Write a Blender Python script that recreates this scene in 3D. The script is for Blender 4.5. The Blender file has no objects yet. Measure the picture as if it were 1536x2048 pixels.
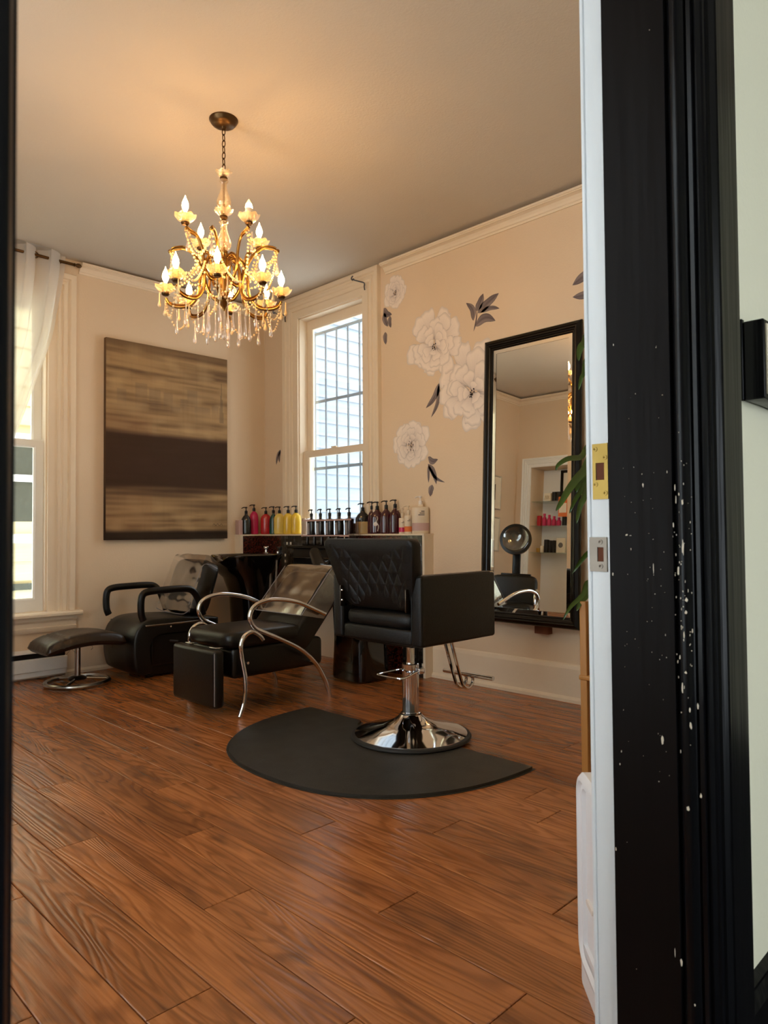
import bpy, bmesh, math, random
from mathutils import Vector, Matrix, noise as mnoise
PI = math.pi
S = bpy.context.scene
COL = S.collection
random.seed(7)

# ------------------------------------------------------------------ camera, world, exposure
F, YAW, PITCH, ROLL = 1420.0, math.radians(-44.8545), math.radians(1.54716), math.radians(-0.45375)
fw = Vector((math.cos(YAW)*math.cos(PITCH), math.sin(YAW)*math.cos(PITCH), math.sin(PITCH)))
r0 = Vector((math.sin(YAW), -math.cos(YAW), 0)); u0 = r0.cross(fw)
rt = r0*math.cos(ROLL) + u0*math.sin(ROLL); up = -r0*math.sin(ROLL) + u0*math.cos(ROLL)
cd = bpy.data.cameras.new('camera'); cam = bpy.data.objects.new('camera', cd); COL.objects.link(cam)
cam.matrix_world = Matrix(((rt.x, up.x, -fw.x, 0), (rt.y, up.y, -fw.y, 0), (rt.z, up.z, -fw.z, 1.05), (0, 0, 0, 1)))
cd.sensor_fit = 'VERTICAL'; cd.sensor_height = 36.0; cd.lens = 36.0*F/2048.0
cd.clip_start = 0.02; cd.clip_end = 100
cd.dof.use_dof = True; cd.dof.focus_distance = 2.6; cd.dof.aperture_fstop = 8.5
S.camera = cam
W = bpy.data.worlds.new('world'); S.world = W; W.use_nodes = True
bg = W.node_tree.nodes['Background']; bg.inputs[0].default_value = (0.86, 0.94, 1.0, 1); bg.inputs[1].default_value = 2.5
S.view_settings.view_transform = 'Standard'; S.view_settings.look = 'None'
S.view_settings.gamma = 1.0; S.view_settings.use_curve_mapping = False
S.view_settings.exposure = 1.35
BULB = 60.0

# ------------------------------------------------------------------ helpers
def lin(c):
    return tuple(((v/255.0)/12.92 if v <= 10.31 else ((v/255.0+0.055)/1.055)**2.4) for v in c)
def col4(c): return (*lin(c), 1.0)
MATS = {}
class NT:
    def __init__(s, name):
        s.m = bpy.data.materials.new(name); s.m.use_nodes = True; s.t = s.m.node_tree
        s.b = s.t.nodes['Principled BSDF']; s.o = s.t.nodes['Material Output']; MATS[name] = s.m
    def n(s, typ, **kw):
        d = s.t.nodes.new(typ)
        for k, v in kw.items():
            if k in d.inputs.keys(): d.inputs[k].default_value = v
            else: setattr(d, k, v)
        return d
    def l(s, a, b): s.t.links.new(a, b)
    def coord(s, scale=(1, 1, 1), kind='Object', rnd=False):
        c = s.n('ShaderNodeTexCoord'); mp = s.n('ShaderNodeMapping'); mp.inputs['Scale'].default_value = scale
        src = c.outputs[kind]
        if rnd:
            oi = s.n('ShaderNodeObjectInfo'); ml = s.n('ShaderNodeVectorMath', operation='MULTIPLY_ADD')
            cb = s.n('ShaderNodeCombineXYZ')
            for i in range(3): s.l(oi.outputs['Random'], cb.inputs[i])
            ml.inputs[1].default_value = (37.0, 53.0, 71.0); s.l(cb.outputs[0], ml.inputs[0]); s.l(src, ml.inputs[2]); src = ml.outputs[0]
        s.l(src, mp.inputs['Vector']); return mp.outputs[0]
    def noise(s, vec, scale, detail=3, rough=.5, dist=0):
        d = s.n('ShaderNodeTexNoise'); d.inputs['Scale'].default_value = scale; d.inputs['Detail'].default_value = detail
        d.inputs['Roughness'].default_value = rough; d.inputs['Distortion'].default_value = dist
        s.l(vec, d.inputs['Vector']); return d
    def ramp(s, fac, stops, interp='LINEAR'):
        d = s.n('ShaderNodeValToRGB'); e = d.color_ramp.elements; d.color_ramp.interpolation = interp
        while len(e) < len(stops): e.new(0.5)
        for i, (p, c) in enumerate(stops): e[i].position = p; e[i].color = c if len(c) == 4 else (*c, 1)
        s.l(fac, d.inputs['Fac']); return d
    def mix(s, fac, a, b, typ='MIX'):
        d = s.n('ShaderNodeMix', data_type='RGBA', blend_type=typ)
        for k, v in ((0, fac), (6, a), (7, b)):
            if hasattr(v, 'is_output'): s.l(v, d.inputs[k])
            else: d.inputs[k].default_value = v
        return d.outputs[2]
    def bump(s, h, strength, dist=.01):
        d = s.n('ShaderNodeBump'); d.inputs['Strength'].default_value = strength; d.inputs['Distance'].default_value = dist
        s.l(h, d.inputs['Height']); s.l(d.outputs[0], s.b.inputs['Normal']); return d
    def set(s, **kw):
        for k, v in kw.items(): s.b.inputs[k.replace('_', ' ')].default_value = v
        return s.m
def pm(name, c1, c2=None, scale=6.0, rough=.5, metal=0.0, bump=0.0, bscale=60.0, stretch=(1, 1, 1), spec=.5, coat=0.0, alpha=None, trans=0.0, ior=1.45, rvar=0.0):
    t = NT(name); c2 = c2 or c1
    v = t.coord(stretch); nz = t.noise(v, scale)
    t.l(t.mix(nz.outputs['Fac'], col4(c1), col4(c2)), t.b.inputs['Base Color'])
    t.set(Roughness=rough, Metallic=metal, IOR=ior)
    t.b.inputs['Specular IOR Level'].default_value = spec; t.b.inputs['Coat Weight'].default_value = coat; t.b.inputs['Coat Roughness'].default_value = .08
    t.b.inputs['Transmission Weight'].default_value = trans
    if bump: t.bump(t.noise(v, bscale).outputs['Fac'], bump)
    if rvar:
        mr = t.n('ShaderNodeMapRange'); mr.inputs[3].default_value = rough-rvar; mr.inputs[4].default_value = rough+rvar
        t.l(t.noise(v, scale*1.7).outputs['Fac'], mr.inputs[0]); t.l(mr.outputs[0], t.b.inputs['Roughness'])
    return t.m
def thin_glass(name, tint, refl=.12, rough=.02, body=None, bodyfac=0.0, bump=0.0, bscale=20, edge=.8):
    """clear sheet: see-through, with a mirror-like sheen that grows at grazing angles"""
    t = NT(name); t.t.nodes.remove(t.b)
    tr = t.n('ShaderNodeBsdfTransparent'); tr.inputs[0].default_value = (*tint, 1)
    gl = t.n('ShaderNodeBsdfGlossy'); gl.inputs['Roughness'].default_value = rough; gl.inputs[0].default_value = (1, 1, 1, 1)
    v = t.coord(); nz = t.noise(v, bscale, 2)
    if bump:
        bp = t.n('ShaderNodeBump'); bp.inputs['Strength'].default_value = bump; bp.inputs['Distance'].default_value = .01
        t.l(nz.outputs['Fac'], bp.inputs['Height']); t.l(bp.outputs[0], gl.inputs['Normal'])
    lw = t.n('ShaderNodeLayerWeight'); lw.inputs[0].default_value = .25
    mr = t.n('ShaderNodeMapRange'); mr.inputs[3].default_value = refl; mr.inputs[4].default_value = edge
    t.l(lw.outputs['Facing'], mr.inputs[0])
    if bump: t.l(bp.outputs[0], lw.inputs['Normal'])
    base = tr.outputs[0]
    if body is not None:
        df = t.n('ShaderNodeBsdfDiffuse'); df.inputs[0].default_value = (*body, 1)
        tl = t.n('ShaderNodeBsdfTranslucent'); tl.inputs[0].default_value = (*body, 1)
        a = t.n('ShaderNodeMixShader'); a.inputs[0].default_value = .5; t.l(df.outputs[0], a.inputs[1]); t.l(tl.outputs[0], a.inputs[2])
        b = t.n('ShaderNodeMixShader'); b.inputs[0].default_value = bodyfac; t.l(base, b.inputs[1]); t.l(a.outputs[0], b.inputs[2]); base = b.outputs[0]
    mx = t.n('ShaderNodeMixShader'); t.l(mr.outputs[0], mx.inputs[0]); t.l(base, mx.inputs[1]); t.l(gl.outputs[0], mx.inputs[2])
    t.l(mx.outputs[0], t.o.inputs[0]); return t.m

def link(o, parent=None):
    COL.objects.link(o)
    if parent is not None: o.parent = parent
    return o
def tag(o, label=None, cat=None, group=None, kind=None):
    if label: o['label'] = label
    if cat: o['category'] = cat
    if group: o['group'] = group
    if kind: o['kind'] = kind
    return o
def empty(name, loc=(0, 0, 0), rz=0.0, label=None, cat=None, group=None, kind=None):
    o = bpy.data.objects.new(name, None); o.empty_display_size = .05; o.location = loc; o.rotation_euler = (0, 0, rz)
    link(o); return tag(o, label, cat, group, kind)
def copy_tree(o, parent=None):
    c = o.copy(); COL.objects.link(c); c.parent = parent
    for ch in list(o.children): copy_tree(ch, c)
    return c
class MB:
    """collects shapes and turns them into one mesh object"""
    def __init__(s): s.v = []; s.f = []; s.c = None
    def add(s, vs, fs):
        k = len(s.v); s.v += [tuple(p) for p in vs]; s.f += [tuple(i+k for i in q) for q in fs]; return s
    def box(s, a, b):
        (x0, y0, z0), (x1, y1, z1) = a, b
        return s.add([(x0,y0,z0),(x1,y0,z0),(x1,y1,z0),(x0,y1,z0),(x0,y0,z1),(x1,y0,z1),(x1,y1,z1),(x0,y1,z1)],
                     [(0,3,2,1),(4,5,6,7),(0,1,5,4),(1,2,6,5),(2,3,7,6),(3,0,4,7)])
    def rbox(s, a, b, r=.01, seg=3, M=None):
        bm = bmesh.new(); bmesh.ops.create_cube(bm, size=1)
        a, b = Vector(a), Vector(b); c = (a+b)/2; d = b-a
        for v in bm.verts: v.co = Vector((v.co.x*d.x, v.co.y*d.y, v.co.z*d.z))+c
        bmesh.ops.bevel(bm, geom=bm.edges[:], offset=min(r, min(abs(d.x), abs(d.y), abs(d.z))*.49), segments=seg, profile=.5, affect='EDGES')
        return s.bm(bm, M)
    def bm(s, bm, M=None):
        bm.verts.index_update()
        s.add([(M @ v.co if M else v.co)[:] for v in bm.verts], [[v.index for v in f.verts] for f in bm.faces]); bm.free(); return s
    def lathe(s, prof, seg=24, c=(0, 0, 0), sx=1.0, sy=1.0, cap=True, ruffle=None):
        n = len(prof); vs = []
        for i in range(seg):
            a = 2*PI*i/seg
            for k, (r, z) in enumerate(prof):
                q = ruffle(a, k, r, z) if ruffle else (r, z)
                vs.append((c[0]+q[0]*math.cos(a)*sx, c[1]+q[0]*math.sin(a)*sy, c[2]+q[1]))
        fs = [(i*n+k, ((i+1) % seg)*n+k, ((i+1) % seg)*n+k+1, i*n+k+1) for i in range(seg) for k in range(n-1)]
        if cap:
            if prof[0][0] > 1e-5: fs.append([i*n for i in range(seg)][::-1])
            if prof[-1][0] > 1e-5: fs.append([i*n+n-1 for i in range(seg)])
        return s.add(vs, fs)
    def tube(s, pts, r, seg=8, closed=False, cap=True, flat=1.0):
        P = [Vector(p) for p in pts]; n = len(P); rr = r if isinstance(r, (list, tuple)) else [r]*n
        vs = []; nrm = None
        for i, p in enumerate(P):
            if closed: t = P[(i+1) % n]-P[i-1]
            else: t = P[min(i+1, n-1)]-P[max(i-1, 0)]
            if t.length < 1e-9: t = Vector((0, 0, 1))
            t.normalize()
            if nrm is None:
                nrm = t.cross(Vector((0, 0, 1)))
                if nrm.length < 1e-3: nrm = t.cross(Vector((1, 0, 0)))
            nrm = (nrm-t*nrm.dot(t)).normalized(); b = t.cross(nrm)
            for k in range(seg):
                a = 2*PI*k/seg; vs.append(p+(nrm*math.cos(a)+b*math.sin(a)*flat)*rr[i])
        fs = []
        for i in range(n if closed else n-1):
            j = (i+1) % n
            fs += [(i*seg+k, i*seg+(k+1) % seg, j*seg+(k+1) % seg, j*seg+k) for k in range(seg)]
        if cap and not closed: fs += [list(range(seg))[::-1], [(n-1)*seg+k for k in range(seg)]]
        return s.add(vs, fs)
    def ball(s, c, r, seg=8, rings=5):
        return s.lathe([(max(1e-6, r*math.sin(PI*k/rings)), -r*math.cos(PI*k/rings)) for k in range(rings+1)], seg, c, cap=False)
    def loft(s, rings, cap=True, closed=True):
        n = len(rings[0]); vs = [p for r in rings for p in r]; fs = []
        for i in range(len(rings)-1):
            for k in range(n if closed else n-1):
                fs.append((i*n+k, i*n+(k+1) % n, (i+1)*n+(k+1) % n, (i+1)*n+k))
        if cap: fs += [list(range(n))[::-1], [(len(rings)-1)*n+k for k in range(n)]]
        return s.add(vs, fs)
    def prism(s, poly, z0, z1, fn=None):
        fn = fn or (lambda u, v, w: (u, v, w)); n = len(poly)
        vs = [fn(u, v, z0) for u, v in poly]+[fn(u, v, z1) for u, v in poly]
        return s.add(vs, [list(range(n))[::-1], list(range(n, 2*n))]+[(i, (i+1) % n, n+(i+1) % n, n+i) for i in range(n)])
    def grid(s, nu, nv, fn):
        vs = [fn(i/nu, j/nv) for j in range(nv+1) for i in range(nu+1)]
        return s.add(vs, [(j*(nu+1)+i, j*(nu+1)+i+1, (j+1)*(nu+1)+i+1, (j+1)*(nu+1)+i) for j in range(nv) for i in range(nu)])
    def xf(s, M): s.v = [tuple(M @ Vector(p)) for p in s.v]; return s
    def mesh(s, name, mat, smooth=35):
        me = bpy.data.meshes.new(name); me.from_pydata(s.v, [], s.f); me.update()
        b = bmesh.new(); b.from_mesh(me); bmesh.ops.recalc_face_normals(b, faces=b.faces); b.to_mesh(me); b.free()
        if mat: me.materials.append(mat if not isinstance(mat, str) else MATS[mat])
        if smooth:
            me.polygons.foreach_set('use_smooth', [True]*len(me.polygons)); me.set_sharp_from_angle(angle=math.radians(smooth))
        if s.c:
            at = me.color_attributes.new('Col', 'FLOAT_COLOR', 'POINT')
            for i, c in enumerate(s.c): at.data[i].color = (*c, 1)
        return me
    def obj(s, name, mat, parent=None, smooth=35, loc=None, sub=0, **kw):
        o = bpy.data.objects.new(name, s.mesh(name, mat, smooth))
        if loc: o.location = loc
        if sub: m = o.modifiers.new('s', 'SUBSURF'); m.levels = sub; m.render_levels = sub
        link(o, parent); return tag(o, **kw)
def spline(pts, n=6, closed=False):
    P = [Vector(p) for p in pts]; out = []; N = len(P)
    for i in range(N if closed else N-1):
        if closed: a, b, c, d = P[i-1], P[i], P[(i+1) % N], P[(i+2) % N]
        else: a, b, c, d = P[max(i-1, 0)], P[i], P[i+1], P[min(i+2, N-1)]
        for k in range(n):
            t = k/n
            out.append(0.5*((2*b)+(c-a)*t+(2*a-5*b+4*c-d)*t*t+(3*b-a-3*c+d)*t**3))
    if not closed: out.append(P[-1])
    return out
def sweep(prof, x0, x1, z0, z1, fn, closed=False):
    """frame moulding around a rectangle: prof = (offset outward, protrusion); open at the bottom unless closed"""
    rings = []
    for o, p in prof:
        if closed: q = [(x0-o, z0-o), (x0-o, z1+o), (x1+o, z1+o), (x1+o, z0-o)]
        else: q = [(x0-o, z0), (x0-o, z1+o), (x1+o, z1+o), (x1+o, z0)]
        rings.append([fn(u, v, p) for u, v in q])
    m = MB(); m.loft(rings, cap=False, closed=closed)
    if not closed:
        n = len(prof); m.f += [[i*4 for i in range(n)], [i*4+3 for i in range(n)]]
    return m
XB, YR, YL, ZC = 5.48, -3.885, 0.05, 3.14       # back wall, mirror wall, shelf wall, ceiling
XD0, XD1 = 0.44, 0.62                           # the doorway wall
fR = lambda u, v, w: (u, YR+w, v)
fB = lambda u, v, w: (XB-w, u, v)
fL = lambda u, v, w: (u, YL-w, v)

# ------------------------------------------------------------------ materials
WALLC = (222, 200, 172)
def wallmat(name, c1, c2, rough=.7):
    return pm(name, c1, c2, scale=1.3, rough=rough, bump=.12, bscale=90, spec=.3)
wallmat('wall_paint', (226, 203, 174), (218, 194, 164))
wallmat('ceiling_paint', (206, 194, 178), (198, 186, 169), .85)
wallmat('hall_paint', (234, 231, 208), (225, 222, 198), .5)
pm('cream_trim', (236, 219, 194), (228, 209, 182), scale=3, rough=.45, bump=.08, bscale=30)
pm('white_paint', (240, 243, 247), (230, 235, 240), scale=4, rough=.4, bump=.35, bscale=35, stretch=(1, 1, .12))
pm('white_trim', (240, 239, 233), (232, 230, 222), scale=3, rough=.4, bump=.05)
pm('black_paint', (15, 11, 11), (23, 18, 16), scale=3, rough=.45, bump=.2, bscale=26, stretch=(1, 1, .08), spec=.1, rvar=.1)
pm('black_gloss_paint', (10, 11, 13), (15, 15, 18), scale=3, rough=.26, bump=.25, bscale=30, stretch=(1, 1, .05), spec=.2)
pm('chip_paint', (236, 228, 212), (222, 205, 180), scale=40, rough=.7)
pm('brass', (132, 108, 56), (104, 84, 42), scale=12, rough=.32, metal=1, rvar=.08)
pm('nickel', (106, 97, 87), (84, 76, 68), scale=14, rough=.3, metal=1, rvar=.08)
pm('raw_wood', (128, 70, 38), (80, 40, 22), scale=30, rough=.8, stretch=(1, 1, .2))
pm('chrome', (226, 226, 228), (206, 206, 208), scale=3, rough=.06, metal=1)
pm('steel', (176, 170, 164), (150, 145, 140), scale=5, rough=.25, metal=1)
pm('bronze', (104, 78, 48), (74, 54, 34), scale=20, rough=.35, metal=.9)
pm('dark_iron', (96, 98, 104), (74, 76, 82), scale=20, rough=.5, metal=.4)
pm('black_leather', (9, 8, 8), (15, 14, 13), scale=8, rough=.4, bump=.2, bscale=260, spec=.38)
pm('black_vinyl', (8, 8, 8), (15, 13, 12), scale=5, rough=.33, bump=.12, bscale=160, spec=.45)
pm('brown_vinyl', (30, 22, 18), (44, 33, 27), scale=6, rough=.3, bump=.3, bscale=30, spec=.5)
pm('black_plastic', (8, 8, 9), (13, 13, 14), scale=8, rough=.3, spec=.4)
pm('bowl_enamel', (7, 7, 8), (12, 12, 13), scale=4, rough=.1, coat=.5)
pm('rubber', (40, 37, 32), (52, 48, 41), scale=5, rough=.5, bump=.2, bscale=220, rvar=.08)
pm('rubber_rim', (22, 20, 19), (28, 26, 24), scale=8, rough=.6)
pm('frame_black', (11, 9, 9), (18, 14, 12), scale=9, rough=.25, spec=.35)
pm('seam_dark', (30, 16, 9), (22, 12, 7), scale=8, rough=.8)
pm('gold', (176, 138, 80), (132, 98, 50), scale=30, rough=.25, metal=1)
pm('candle', (248, 226, 180), (240, 212, 160), scale=10, rough=.5)
pm('lamp_ceramic', (236, 232, 222), (228, 222, 210), scale=10, rough=.4)
pm('bead', (240, 214, 170), (226, 192, 140), scale=30, rough=.25, coat=.3)
pm('hose', (150, 138, 126), (120, 108, 98), scale=40, rough=.4, metal=.6)
pm('plastic_white', (236, 236, 238), (228, 228, 232), scale=4, rough=.35)
pm('bamboo', (176, 122, 58), (150, 98, 42), scale=6, rough=.5, stretch=(6, 6, .6))
pm('leaf', (34, 58, 16), (70, 94, 26), scale=7, rough=.35, stretch=(1, 1, .4))
pm('bin_grey', (44, 46, 46), (56, 58, 58), scale=8, rough=.5)
pm('pot', (70, 66, 60), (92, 86, 78), scale=9, rough=.6)
pm('iron_bar', (140, 150, 158), (118, 126, 134), scale=12, rough=.6, bump=.2)
pm('siding_white', (158, 167, 176), (116, 126, 137), scale=3, rough=.7, bump=.4, bscale=16, stretch=(1, .3, 3))
pm('siding_cream', (214, 202, 162), (196, 182, 138), scale=3, rough=.7, bump=.3, bscale=14, stretch=(1, .3, 3))
pm('dark_window', (84, 88, 80), (58, 62, 56), scale=30, rough=.25)
pm('silver_frame', (214, 208, 194), (190, 184, 170), scale=9, rough=.3, metal=.8)
pm('paper', (236, 226, 204), (228, 216, 190), scale=5, rough=.8)
pm('print_ink', (120, 116, 108), (80, 76, 70), scale=14, rough=.8)
pm('orange_card', (226, 122, 62), (214, 110, 52), scale=9, rough=.7)
pm('pink_plastic', (206, 40, 92), (180, 28, 74), scale=9, rough=.3)
pm('red_plastic', (196, 34, 44), (170, 24, 34), scale=9, rough=.3)
pm('yellow_soap', (232, 196, 66), (214, 172, 40), scale=8, rough=.25, coat=.4)
pm('pale_yellow_soap', (232, 206, 108), (222, 192, 88), scale=8, rough=.25, coat=.4)
pm('red_soap', (196, 42, 46), (172, 28, 34), scale=8, rough=.22, coat=.4)
pm('teal_soap', (20, 74, 66), (14, 58, 54), scale=8, rough=.22, coat=.4)
pm('black_bottle', (16, 15, 17), (26, 24, 26), scale=8, rough=.2, coat=.4)
pm('burgundy', (66, 8, 24), (44, 4, 16), scale=8, rough=.15, coat=.5)
pm('cream_soap', (214, 188, 138), (196, 168, 118), scale=8, rough=.25, coat=.4)
pm('pale_bottle', (226, 208, 182), (214, 194, 166), scale=8, rough=.35)
pm('label_grey', (150, 144, 144), (120, 114, 116), scale=60, rough=.6)
pm('label_white', (236, 228, 220), (224, 214, 206), scale=30, rough=.6)
pm('smoke_plastic', (70, 62, 56), (56, 50, 46), scale=8, rough=.15)
pm('skin_box', (196, 160, 150), (180, 146, 138), scale=8, rough=.5)
pm('black_card', (18, 17, 17), (30, 28, 27), scale=9, rough=.5)
pm('gold_ink', (196, 158, 76), (170, 132, 60), scale=9, rough=.4, metal=.6)
thin_glass('pane_glass', (.97, .985, .98), .04, .01, edge=.6)
thin_glass('shelf_glass', (.86, .95, .92), .08, .02)
thin_glass('crystal', (.96, .92, .9), .22, .03, body=(.95, .85, .7), bodyfac=.06, bump=.25, bscale=60, edge=1)
thin_glass('cup_glass', (1.0, .93, .8), .16, .06, body=(1, .82, .52), bodyfac=.16, bump=.5, bscale=90, edge=.8)
thin_glass('cover_film', (.92, .9, .88), .16, .16, body=(.7, .62, .55), bodyfac=.05, bump=.3, bscale=5, edge=.9)
thin_glass('acrylic', (.82, .78, .78), .08, .03)
thin_glass('hood_plastic', (.42, .4, .34), .1, .05, body=(.16, .15, .12), bodyfac=.6)
t = NT('sheer'); t.t.nodes.remove(t.b)                                   # sheer curtain cloth
a = t.n('ShaderNodeBsdfTransparent'); b = t.n('ShaderNodeBsdfTranslucent'); c = t.n('ShaderNodeBsdfDiffuse')
nz = t.noise(t.coord((60, 60, 220)), 8, 2)
cm = t.mix(nz.outputs['Fac'], col4((250, 247, 242)), col4((236, 231, 224)))
t.l(cm, b.inputs[0]); t.l(cm, c.inputs[0])
x = t.n('ShaderNodeMixShader'); x.inputs[0].default_value = .45; t.l(c.outputs[0], x.inputs[1]); t.l(b.outputs[0], x.inputs[2])
y = t.n('ShaderNodeMixShader'); y.inputs[0].default_value = .74; t.l(a.outputs[0], y.inputs[1]); t.l(x.outputs[0], y.inputs[2])
t.l(y.outputs[0], t.o.inputs[0])
t = NT('mirror_glass'); t.l(t.mix(t.noise(t.coord(), 2).outputs['Fac'], (.90, .915, .88, 1), (.92, .93, .9, 1)), t.b.inputs['Base Color']); t.set(Roughness=.0, Metallic=1.0)
t = NT('vertex_print'); vc = t.n('ShaderNodeVertexColor', layer_name='Col')
t.l(t.mix(.04, vc.outputs[0], t.noise(t.coord(), 120).outputs['Color'], 'OVERLAY'), t.b.inputs['Base Color']); t.set(Roughness=.75); t.b.inputs['Specular IOR Level'].default_value = .15
t = NT('bulb_glow'); t.t.nodes.remove(t.b); e = t.n('ShaderNodeEmission'); e.inputs[1].default_value = BULB
t.l(t.ramp(t.noise(t.coord(), 4).outputs['Fac'], [(0, (1, .54, .19)), (1, (1, .60, .24))]).outputs[0], e.inputs[0]); t.l(e.outputs[0], t.o.inputs[0])
t = NT('bulb_tip'); e = t.b; t.set(Roughness=.3); t.b.inputs['Emission Color'].default_value = (1, .62, .18, 1); t.b.inputs['Emission Strength'].default_value = 1.6
t.l(t.mix(t.noise(t.coord(), 5).outputs['Fac'], col4((250, 226, 150)), col4((240, 210, 120))), t.b.inputs['Base Color'])

# floor planks: reddish oak laminate
t = NT('plank')
v = t.coord((1, 1, 1), rnd=True); vs = t.coord((1.1, 9, 9), rnd=True); vf = t.coord((3, 90, 90), rnd=True); vb = t.coord((1.6, 5, 5), rnd=True)
oi = t.n('ShaderNodeObjectInfo')
warp = t.noise(vs, 1.0, 4, .55, .6)
ct = t.noise(t.coord((.55, 5.4, 5.4), rnd=True), 1.0, 2.5, .45, .25)      # contour lines of a smooth field read as cathedral oak grain
wm = t.n('ShaderNodeMath', operation='MULTIPLY'); wm.inputs[1].default_value = 150.0; t.l(ct.outputs['Fac'], wm.inputs[0])
ws = t.n('ShaderNodeMath', operation='SINE'); t.l(wm.outputs[0], ws.inputs[0])
wv = t.n('ShaderNodeMapRange'); wv.inputs[1].default_value = -1.0; wv.inputs[2].default_value = 1.0; t.l(ws.outputs[0], wv.inputs[0])
base = t.ramp(warp.outputs['Fac'], [(.2, lin((118, 72, 45))), (.42, lin((156, 98, 60))), (.58, lin((178, 114, 70))), (.8, lin((138, 86, 54)))])
grain = t.ramp(wv.outputs[0], [(0, (.45, .40, .36)), (.16, (.66, .62, .58)), (.45, (1, 1, 1)), (1, (1, 1, 1))])
c1 = t.mix(.55, base.outputs[0], grain.outputs[0], 'MULTIPLY')
fine = t.noise(vf, 1.0, 4, .6); c2 = t.mix(.45, c1, t.ramp(fine.outputs['Fac'], [(.32, (.42, .38, .34)), (.52, (1, 1, 1))]).outputs[0], 'MULTIPLY')
blot = t.noise(vb, 1.5, 3, .55, .4); c3 = t.mix(t.ramp(blot.outputs['Fac'], [(.57, (0, 0, 0)), (.78, (.75, .75, .75))]).outputs[0], c2, col4((52, 35, 28)))
hs = t.n('ShaderNodeHueSaturation'); mr = t.n('ShaderNodeMapRange'); mr.inputs[3].default_value = .84; mr.inputs[4].default_value = 1.14
t.l(oi.outputs['Random'], mr.inputs[0]); t.l(mr.outputs[0], hs.inputs['Value']); t.l(c3, hs.inputs['Color'])
hs.inputs['Saturation'].default_value = 1.04
t.l(hs.outputs[0], t.b.inputs['Base Color'])
rr = t.n('ShaderNodeMapRange'); rr.inputs[3].default_value = .17; rr.inputs[4].default_value = .30; t.l(warp.outputs['Fac'], rr.inputs[0]); t.l(rr.outputs[0], t.b.inputs['Roughness'])
hb = t.n('ShaderNodeMath', operation='ADD'); t.l(fine.outputs['Fac'], hb.inputs[0]); t.l(wv.outputs[0], hb.inputs[1]); t.bump(hb.outputs[0], .18, .004)

def mosaic(name, size, stops, grout, rough=.25):
    t = NT(name); v = t.coord((1/size[0], 1/size[0], 1/size[1]))
    fl = t.n('ShaderNodeVectorMath', operation='FLOOR'); t.l(v, fl.inputs[0])
    wn = t.n('ShaderNodeTexWhiteNoise', noise_dimensions='3D'); t.l(fl.outputs[0], wn.inputs['Vector'])
    rp = t.ramp(wn.outputs['Value'], stops, 'CONSTANT')
    fr = t.n('ShaderNodeVectorMath', operation='FRACTION'); t.l(v, fr.inputs[0]); sp = t.n('ShaderNodeSeparateXYZ'); t.l(fr.outputs[0], sp.inputs[0])
    mx = None
    for k in range(3):
        g = t.n('ShaderNodeMath', operation='LESS_THAN'); g.inputs[1].default_value = .14; t.l(sp.outputs[k], g.inputs[0])
        if mx is None: mx = g
        else:
            q = t.n('ShaderNodeMath', operation='MAXIMUM'); t.l(mx.outputs[0], q.inputs[0]); t.l(g.outputs[0], q.inputs[1]); mx = q
    t.l(t.mix(mx.outputs[0], rp.outputs[0], col4(grout)), t.b.inputs['Base Color']); t.set(Roughness=rough); t.bump(wn.outputs['Value'], .1)
mosaic('red_mosaic', (.012, .009), [(0, lin((78, 26, 16))), (.3, lin((58, 20, 14))), (.6, lin((40, 18, 14))), (.85, lin((96, 40, 24)))], (30, 18, 14))
mosaic('black_mosaic', (.026, .026), [(0, lin((26, 25, 24))), (.5, lin((44, 42, 40))), (.86, lin((70, 66, 60))), (.95, lin((206, 200, 186)))], (34, 32, 30))

# ------------------------------------------------------------------ room shell
def struct(name, mb, mat, **kw):
    return mb.obj(name, mat, None, smooth=0, kind='structure', **kw)
def mod_grid_map(t): pass
# floor and planks
fl = struct('floor', MB().box((XD1-.2, YR-.05, -.06), (XB+.05, YL+.05, -.006)), 'seam_dark')
PL, PW = 1.315, .1635
phase = {-2: 1.665, -1: 2.223, 0: 1.472, 1: 2.474, 2: 1.786, 3: 2.256, 4: 1.424, 5: 1.977, 6: 1.078, 7: 1.657, 8: 2.08, 9: 1.445}
pmeshes = {}
def plank_mesh(L, w):
    k = (round(L, 2), round(w, 3))
    if k not in pmeshes:
        g = .0013; b = .0022; a0, a1, b0, b1 = g, L-g, g, w-g
        ring = lambda i, z: [(a0+i, b0+i, z), (a1-i, b0+i, z), (a1-i, b1-i, z), (a0+i, b1-i, z)]
        m = MB().loft([ring(0, -.006), ring(0, -b*.7), ring(b, 0)]); pmeshes[k] = m.mesh('plank', 'plank', 0)
    return pmeshes[k]
for k in range(-8, 21):
    y1 = -.728-PW*k; y0 = y1-PW
    yb = min(y1, YL)-max(y0, YR)
    if yb < .02: continue
    ph = phase.get(k, random.uniform(0, PL)); x = ph-PL*5
    while x < XB:
        xa, xb = max(x, XD1-.15), min(x+PL, XB)
        if xb-xa > .02:
            o = bpy.data.objects.new('plank', plank_mesh(xb-xa, yb)); o.location = (xa, max(y0, YR), 0); link(o, fl)
        x += PL
struct('ceiling', MB().box((XD1-.05, YR-.1, ZC), (XB+.1, YL+.35, ZC+.12)), 'ceiling_paint')
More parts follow.
